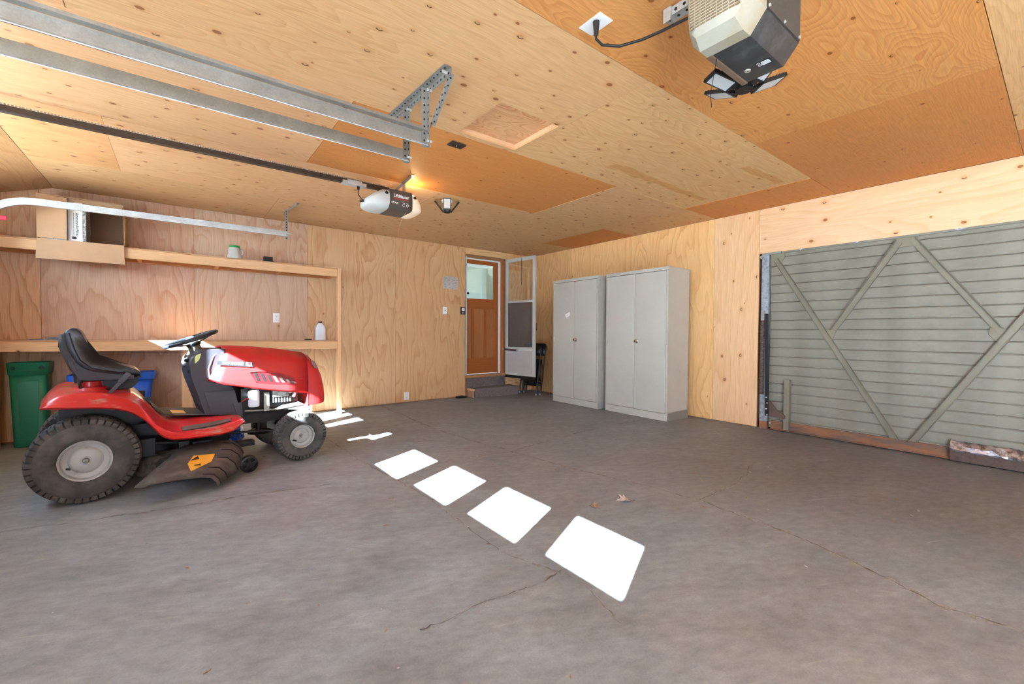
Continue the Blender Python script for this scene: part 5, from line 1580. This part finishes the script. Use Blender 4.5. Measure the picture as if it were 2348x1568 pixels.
# decal with lettering
dc = obj('decal', MB().prism([(0.728, -0.2510, 0.806), (0.735, -0.2500, 0.838), (0.962, -0.2505, 0.818), (0.972, -0.2530, 0.808), (0.970, -0.2535, 0.776)], (0, -0.0025, 0)), 'silver_tag', hd)
RT = (pi / 2 - 0.03, radians(5.2), 0)
text('lettering', 'YARD MACHINES', 'white', hd, (0.835, -0.2560, 0.811), RT, 0.0260, bold=0.0009, sx=0.70, depth=0.0008)
shd = obj('shield', MB().prism([(0.925, -0.2536, 0.820), (0.962, -0.2536, 0.816), (0.961, -0.2545, 0.792), (0.943, -0.2545, 0.783), (0.925, -0.2545, 0.795)], (0, -0.0015, 0)), 'white', hd)
text('shield_letter', 'M', 'stain_red', hd, (0.9435, -0.2566, 0.803), RT, 0.024, bold=0.0012, depth=0.0006)

# chassis and engine
fr_ = MB().box(-0.05, 1.38, -0.165, -0.150, 0.315, 0.405).box(-0.05, 1.38, 0.150, 0.165, 0.315, 0.405).box(0.80, 1.38, -0.165, 0.165, 0.385, 0.405)
obj('frame', fr_, 'dark', mw)
obj('transaxle', MB().box(-0.10, 0.28, -0.14, 0.14, 0.20, 0.45).cyl((0.02, -0.30, 0.267), (0.02, 0.30, 0.267), 0.035).box(-0.10, 0.34, -0.24, -0.23, 0.44, 0.60).box(-0.10, 0.34, 0.23, 0.24, 0.44, 0.60), 'dark', mw)
obj('frame_bracket', MB().box(0.26, 0.36, -0.30, -0.17, 0.20, 0.32).cyl((0.24, -0.28, 0.30), (0.62, -0.26, 0.24), 0.010).cyl((0.34, -0.27, 0.43), (0.46, -0.30, 0.34), 0.010), 'dark', mw)
en = obj('engine_block', MB().box(0.90, 1.33, -0.17, 0.17, 0.405, 0.60).box(0.92, 1.30, -0.20, 0.20, 0.60, 0.70), 'dark', mw, bevel=0.01)
obj('oil_filter', MB().lathe([(0.0, 0.455), (0.036, 0.455), (0.040, 0.462), (0.040, 0.575), (0.032, 0.59), (0.0, 0.59)], (0.985, -0.205, 0), 'Z', 28), 'jug', en, smooth=40)
obj('valve_cover', MB().box(1.12, 1.245, -0.215, -0.165, 0.515, 0.605), 'engine', en, bevel=0.010)
obj('intake_cover', MB().box(1.09, 1.34, -0.235, -0.17, 0.575, 0.68), 'engine', en, bevel=0.012)
cf = MB()
for k in range(7):
    cf.box(1.12 + k * 0.022, 1.130 + k * 0.022, -0.205, -0.15, 0.470, 0.512)
obj('cooling_fins', cf, 'engine', en)
obj('muffler_pipe', MB().tube([(1.265, -0.20, 0.60), (1.275, -0.225, 0.585), (1.285, -0.230, 0.545), (1.280, -0.215, 0.510)], 0.014, seg=12).cyl((1.250, -0.215, 0.555), (1.250, -0.235, 0.555), 0.014), 'galv', en, smooth=60)
obj('heat_shield', MB().prism([(1.14, -0.19, 0.415), (1.20, -0.20, 0.440), (1.33, -0.20, 0.455), (1.42, -0.20, 0.400), (1.40, -0.20, 0.370), (1.28, -0.20, 0.395)], (0, 0.04, 0)), 'galv_dull', en)
obj('fuel_line', MB().tube([(0.90, -0.19, 0.50), (0.93, -0.215, 0.525), (0.965, -0.22, 0.51), (0.98, -0.20, 0.48)], 0.004, seg=6), 'red', en, smooth=60)
obj('brake_rod', MB().cyl((0.92, -0.20, 0.425), (1.16, -0.20, 0.412), 0.008).cyl((1.16, -0.20, 0.412), (1.36, -0.20, 0.430), 0.006), 'galv_dull', mw)
obj('engine_mount', MB().box(1.055, 1.095, -0.215, -0.20, 0.41, 0.56), 'galv_dull', mw)
obj('front_bracket', MB().box(1.40, 1.44, -0.13, 0.13, 0.36, 0.42), 'galv_dull', mw)
obj('front_axle', MB().bar((1.29, -0.26, 0.205), (1.29, 0.0, 0.30), 0.045, 0.05).bar((1.29, 0.0, 0.30), (1.29, 0.26, 0.205), 0.045, 0.05).cyl((1.29, -0.30, 0.20), (1.29, -0.25, 0.20), 0.022).cyl((1.29, 0.25, 0.20), (1.29, 0.30, 0.20), 0.022), 'dark', mw)
obj('steering_rod', MB().cyl((0.70, -0.10, 0.26), (1.25, -0.22, 0.23), 0.009).cyl((1.20, -0.22, 0.17), (1.20, 0.22, 0.17), 0.008), 'dark', mw)
obj('pulley', MB().lathe([(0.0, 0.20), (0.085, 0.20), (0.075, 0.21), (0.085, 0.222), (0.0, 0.222)], (1.06, -0.02, 0), 'Z', 28).cyl((1.06, -0.02, 0.22), (1.06, -0.02, 0.32), 0.022), 'dark', mw, smooth=40)

# mowing deck, chute and its wheel
dk = MB()
secs = []
for z, k in ((0.055, 1.03), (0.06, 1.0), (0.145, 0.97), (0.175, 0.90), (0.182, 0.80)):
    secs.append([(0.565 + 0.315 * k * math.copysign(abs(cos(a)) ** 0.7, cos(a)), 0.02 + 0.42 * k * math.copysign(abs(sin(a)) ** 0.8, sin(a)), z) for a in [2 * pi * i / 36 for i in range(36)]])
dkk = obj('mower_deck', dk.loft(secs, True, True), 'deck_metal', mw, smooth=50)
obj('deck_bracket', MB().box(0.49, 0.55, -0.30, -0.20, 0.18, 0.27).box(0.57, 0.69, -0.30, -0.12, 0.18, 0.255).box(0.86, 0.98, -0.24, -0.17, 0.15, 0.19), 'dark', dkk, bevel=0.004)
obj('belt_cover', MB().lathe([(0.0, 0.265), (0.10, 0.265), (0.115, 0.25), (0.12, 0.185)], (0.40, 0.02, 0), 'Z', 24).lathe([(0.0, 0.265), (0.10, 0.265), (0.115, 0.25), (0.12, 0.185)], (0.74, 0.02, 0), 'Z', 24), 'dark', dkk, smooth=40)
# chute: arched deflector reaching out past the wheels
CH = [  # stations from inner edge to outer edge: y, [(x,z)...] from rear to front
    (-0.335, [(0.470, 0.225), (0.54, 0.244), (0.64, 0.246), (0.76, 0.240), (0.81, 0.230), (0.852, 0.192), (0.880, 0.140)]),
    (-0.46, [(0.425, 0.206), (0.49, 0.224), (0.60, 0.222), (0.72, 0.214), (0.775, 0.200), (0.820, 0.158), (0.845, 0.105)]),
    (-0.58, [(0.345, 0.178), (0.42, 0.194), (0.54, 0.190), (0.66, 0.178), (0.725, 0.162), (0.770, 0.117), (0.790, 0.064)]),
    (-0.70, [(0.232, 0.112), (0.33, 0.148), (0.46, 0.146), (0.585, 0.136), (0.640, 0.120), (0.675, 0.078), (0.685, 0.042)]),
    (-0.745, [(0.262, 0.112), (0.300, 0.124), (0.42, 0.122), (0.555, 0.112), (0.612, 0.096), (0.640, 0.060), (0.646, 0.034)]),
]
secs = [[(x, y, z) for x, z in row] for y, row in CH]
chu = obj('discharge_chute', MB().loft(secs), 'deck', mw, solid=0.008, smooth=40)
rb = MB()
for j_ in range(5):
    f_ = 0.08 + 0.20 * j_
    k0 = f_ * 4
    i0 = min(int(k0), 3)
    u = k0 - i0
    row = []
    for q in (4, 5, 6):
        A, B = Vector((CH[i0][1][q][0], CH[i0][0], CH[i0][1][q][1])), Vector((CH[i0 + 1][1][q][0], CH[i0 + 1][0], CH[i0 + 1][1][q][1]))
        P = A.lerp(B, u)
        row.append(P + Vector((0.004, -0.002, 0.004)))
    P0 = row[0] + Vector((-0.06, 0.0, 0.012))
    rb.tube([P0] + row, 0.0055, seg=6)
obj('chute_rib', rb, 'dark', chu, smooth=60)
sk = MB()


def chp(u, v, off=0.006):
    """Point on the chute's flat top: u along x 0..1 (stations 1..4), v from inner to outer edge."""
    k0 = v * 4
    i0 = min(int(k0), 3)
    a, b = CH[i0], CH[i0 + 1]
    f_ = k0 - i0
    q0 = 1 + u * 2.999
    q = int(q0)
    g = q0 - q

    def P(row):
        p0, p1 = row[1][q], row[1][min(q + 1, 6)]
        return Vector((p0[0] + (p1[0] - p0[0]) * g, row[0], p0[1] + (p1[1] - p0[1]) * g))
    return P(a).lerp(P(b), f_) + Vector((0, -off * 0.3, off))


tagp = [chp(0.28, 0.40), chp(0.62, 0.40), chp(0.66, 0.58), chp(0.46, 0.74), chp(0.30, 0.58)]
stg = obj('warning_sticker', MB().prism(tagp, (0, 0, 0.0015)), 'orange_tag', chu)
c_ = chp(0.47, 0.62, 0.009)
obj('sticker_symbol', MB().lathe([(0.0, 0.0), (0.018, 0.0), (0.020, 0.0005)], tuple(c_), 'Z', 16)
    .prism([chp(0.36, 0.43, 0.009), chp(0.42, 0.50, 0.009), chp(0.30, 0.52, 0.009)], (0, 0, 0.001)), 'dark', stg)
dw = obj('deck_wheel', MB().lathe([(0.048, -0.470), (0.060, -0.466), (0.062, -0.455), (0.062, -0.425), (0.058, -0.415), (0.045, -0.415)], (0.893, 0, 0.063), 'Y', 30), 'black', mw, smooth=40)
sp = MB()
for k in range(5):
    a = 2 * pi * k / 5 + 0.3
    sp.bar((0.893 + 0.008 * cos(a), -0.462, 0.063 + 0.008 * sin(a)), (0.893 + 0.052 * cos(a), -0.462, 0.063 + 0.052 * sin(a)), 0.018, 0.008, up=(0, 1, 0))
sp.cyl((0.893, -0.468, 0.063), (0.893, -0.45, 0.063), 0.016, seg=14).cyl((0.893, -0.43, 0.063), (0.893, -0.425, 0.063), 0.05, seg=24)
obj('spoke', sp, 'dark', dw)
obj('wheel_arm', MB().bar((0.893, -0.41, 0.065), (0.80, -0.38, 0.12), 0.02, 0.03), 'dark', mw)

# ------------------------------------------------------------------ bits on the floor
def leaf(name, label, mat, loc, rotz, s, curl, pts):
    vs = [(0, 0, 0.010)] + [(x * s, y * s, abs(x) * s * curl + 0.002 + 0.25 * s * max(0, y - 0.5) * curl) for x, y in pts]
    n = len(pts)
    fs = [(0, i + 1, (i + 1) % n + 1) for i in range(n)]
    o = obj(name, MB().add(vs, fs), mat, solid=0.0012)
    o.location = loc
    o.rotation_euler = (0, 0, rotz)
    st_ = obj('leaf_stem', MB().tube([(0, -0.30 * s, 0.004), (0.04 * s, -0.7 * s, 0.004), (0.12 * s, -1.1 * s, 0.003)], 0.0014, seg=5), 'leaf_brown', o)
    return tag(o, label, 'leaf')


MAPLE = [(0, -0.30), (0.30, -0.42), (0.34, -0.20), (0.78, -0.12), (0.60, 0.10), (0.86, 0.42), (0.46, 0.34), (0.34, 0.50), (0.26, 0.44), (0.30, 0.80), (0.14, 0.74), (0, 1.1), (-0.14, 0.74), (-0.30, 0.80), (-0.26, 0.44), (-0.34, 0.50), (-0.46, 0.34), (-0.86, 0.42), (-0.60, 0.10), (-0.78, -0.12), (-0.34, -0.20), (-0.30, -0.42)]
leaf('dry_leaf', 'pale grey curled maple leaf on the concrete floor', 'leaf', (2.222, 1.695, 0.0), radians(60), 0.060, 0.55, MAPLE)
leaf('dry_leaf', 'small brown crumpled leaf on the concrete floor', 'leaf_brown', (1.99, 1.745, 0.0), radians(20), 0.036, 0.9, MAPLE)
db = MB()
rnd = random.Random(21)
for k in range(45):
    x, y = rnd.uniform(-0.6, 4.6), rnd.uniform(0.5, 5.2)
    r_ = rnd.uniform(0.002, 0.006)
    a = rnd.uniform(0, pi)
    poly = [(x + r_ * cos(a + q * 1.57) * (1.6 if q % 2 else 0.7), y + r_ * sin(a + q * 1.57) * (1.6 if q % 2 else 0.7), 0.0003) for q in range(4)]
    db.prism(poly, (0, 0, rnd.uniform(0.001, 0.003)))
dbo = stuff(tag(obj('floor_debris', db, 'paper'), 'scattered pale paint chips on the concrete floor', 'debris'))
db = MB()
for k in range(70):
    x, y = rnd.uniform(-0.6, 4.8), rnd.uniform(0.5, 5.2)
    r_ = rnd.uniform(0.003, 0.010)
    a = rnd.uniform(0, pi)
    poly = [(x + r_ * cos(a + q * 1.57) * (2.0 if q % 2 else 0.5), y + r_ * sin(a + q * 1.57) * (2.0 if q % 2 else 0.5), 0.0003) for q in range(4)]
    db.prism(poly, (0, 0, rnd.uniform(0.001, 0.003)))
dbo = stuff(tag(obj('leaf_litter', db, 'leaf_brown'), 'scattered dark leaf crumbs on the concrete floor', 'debris'))
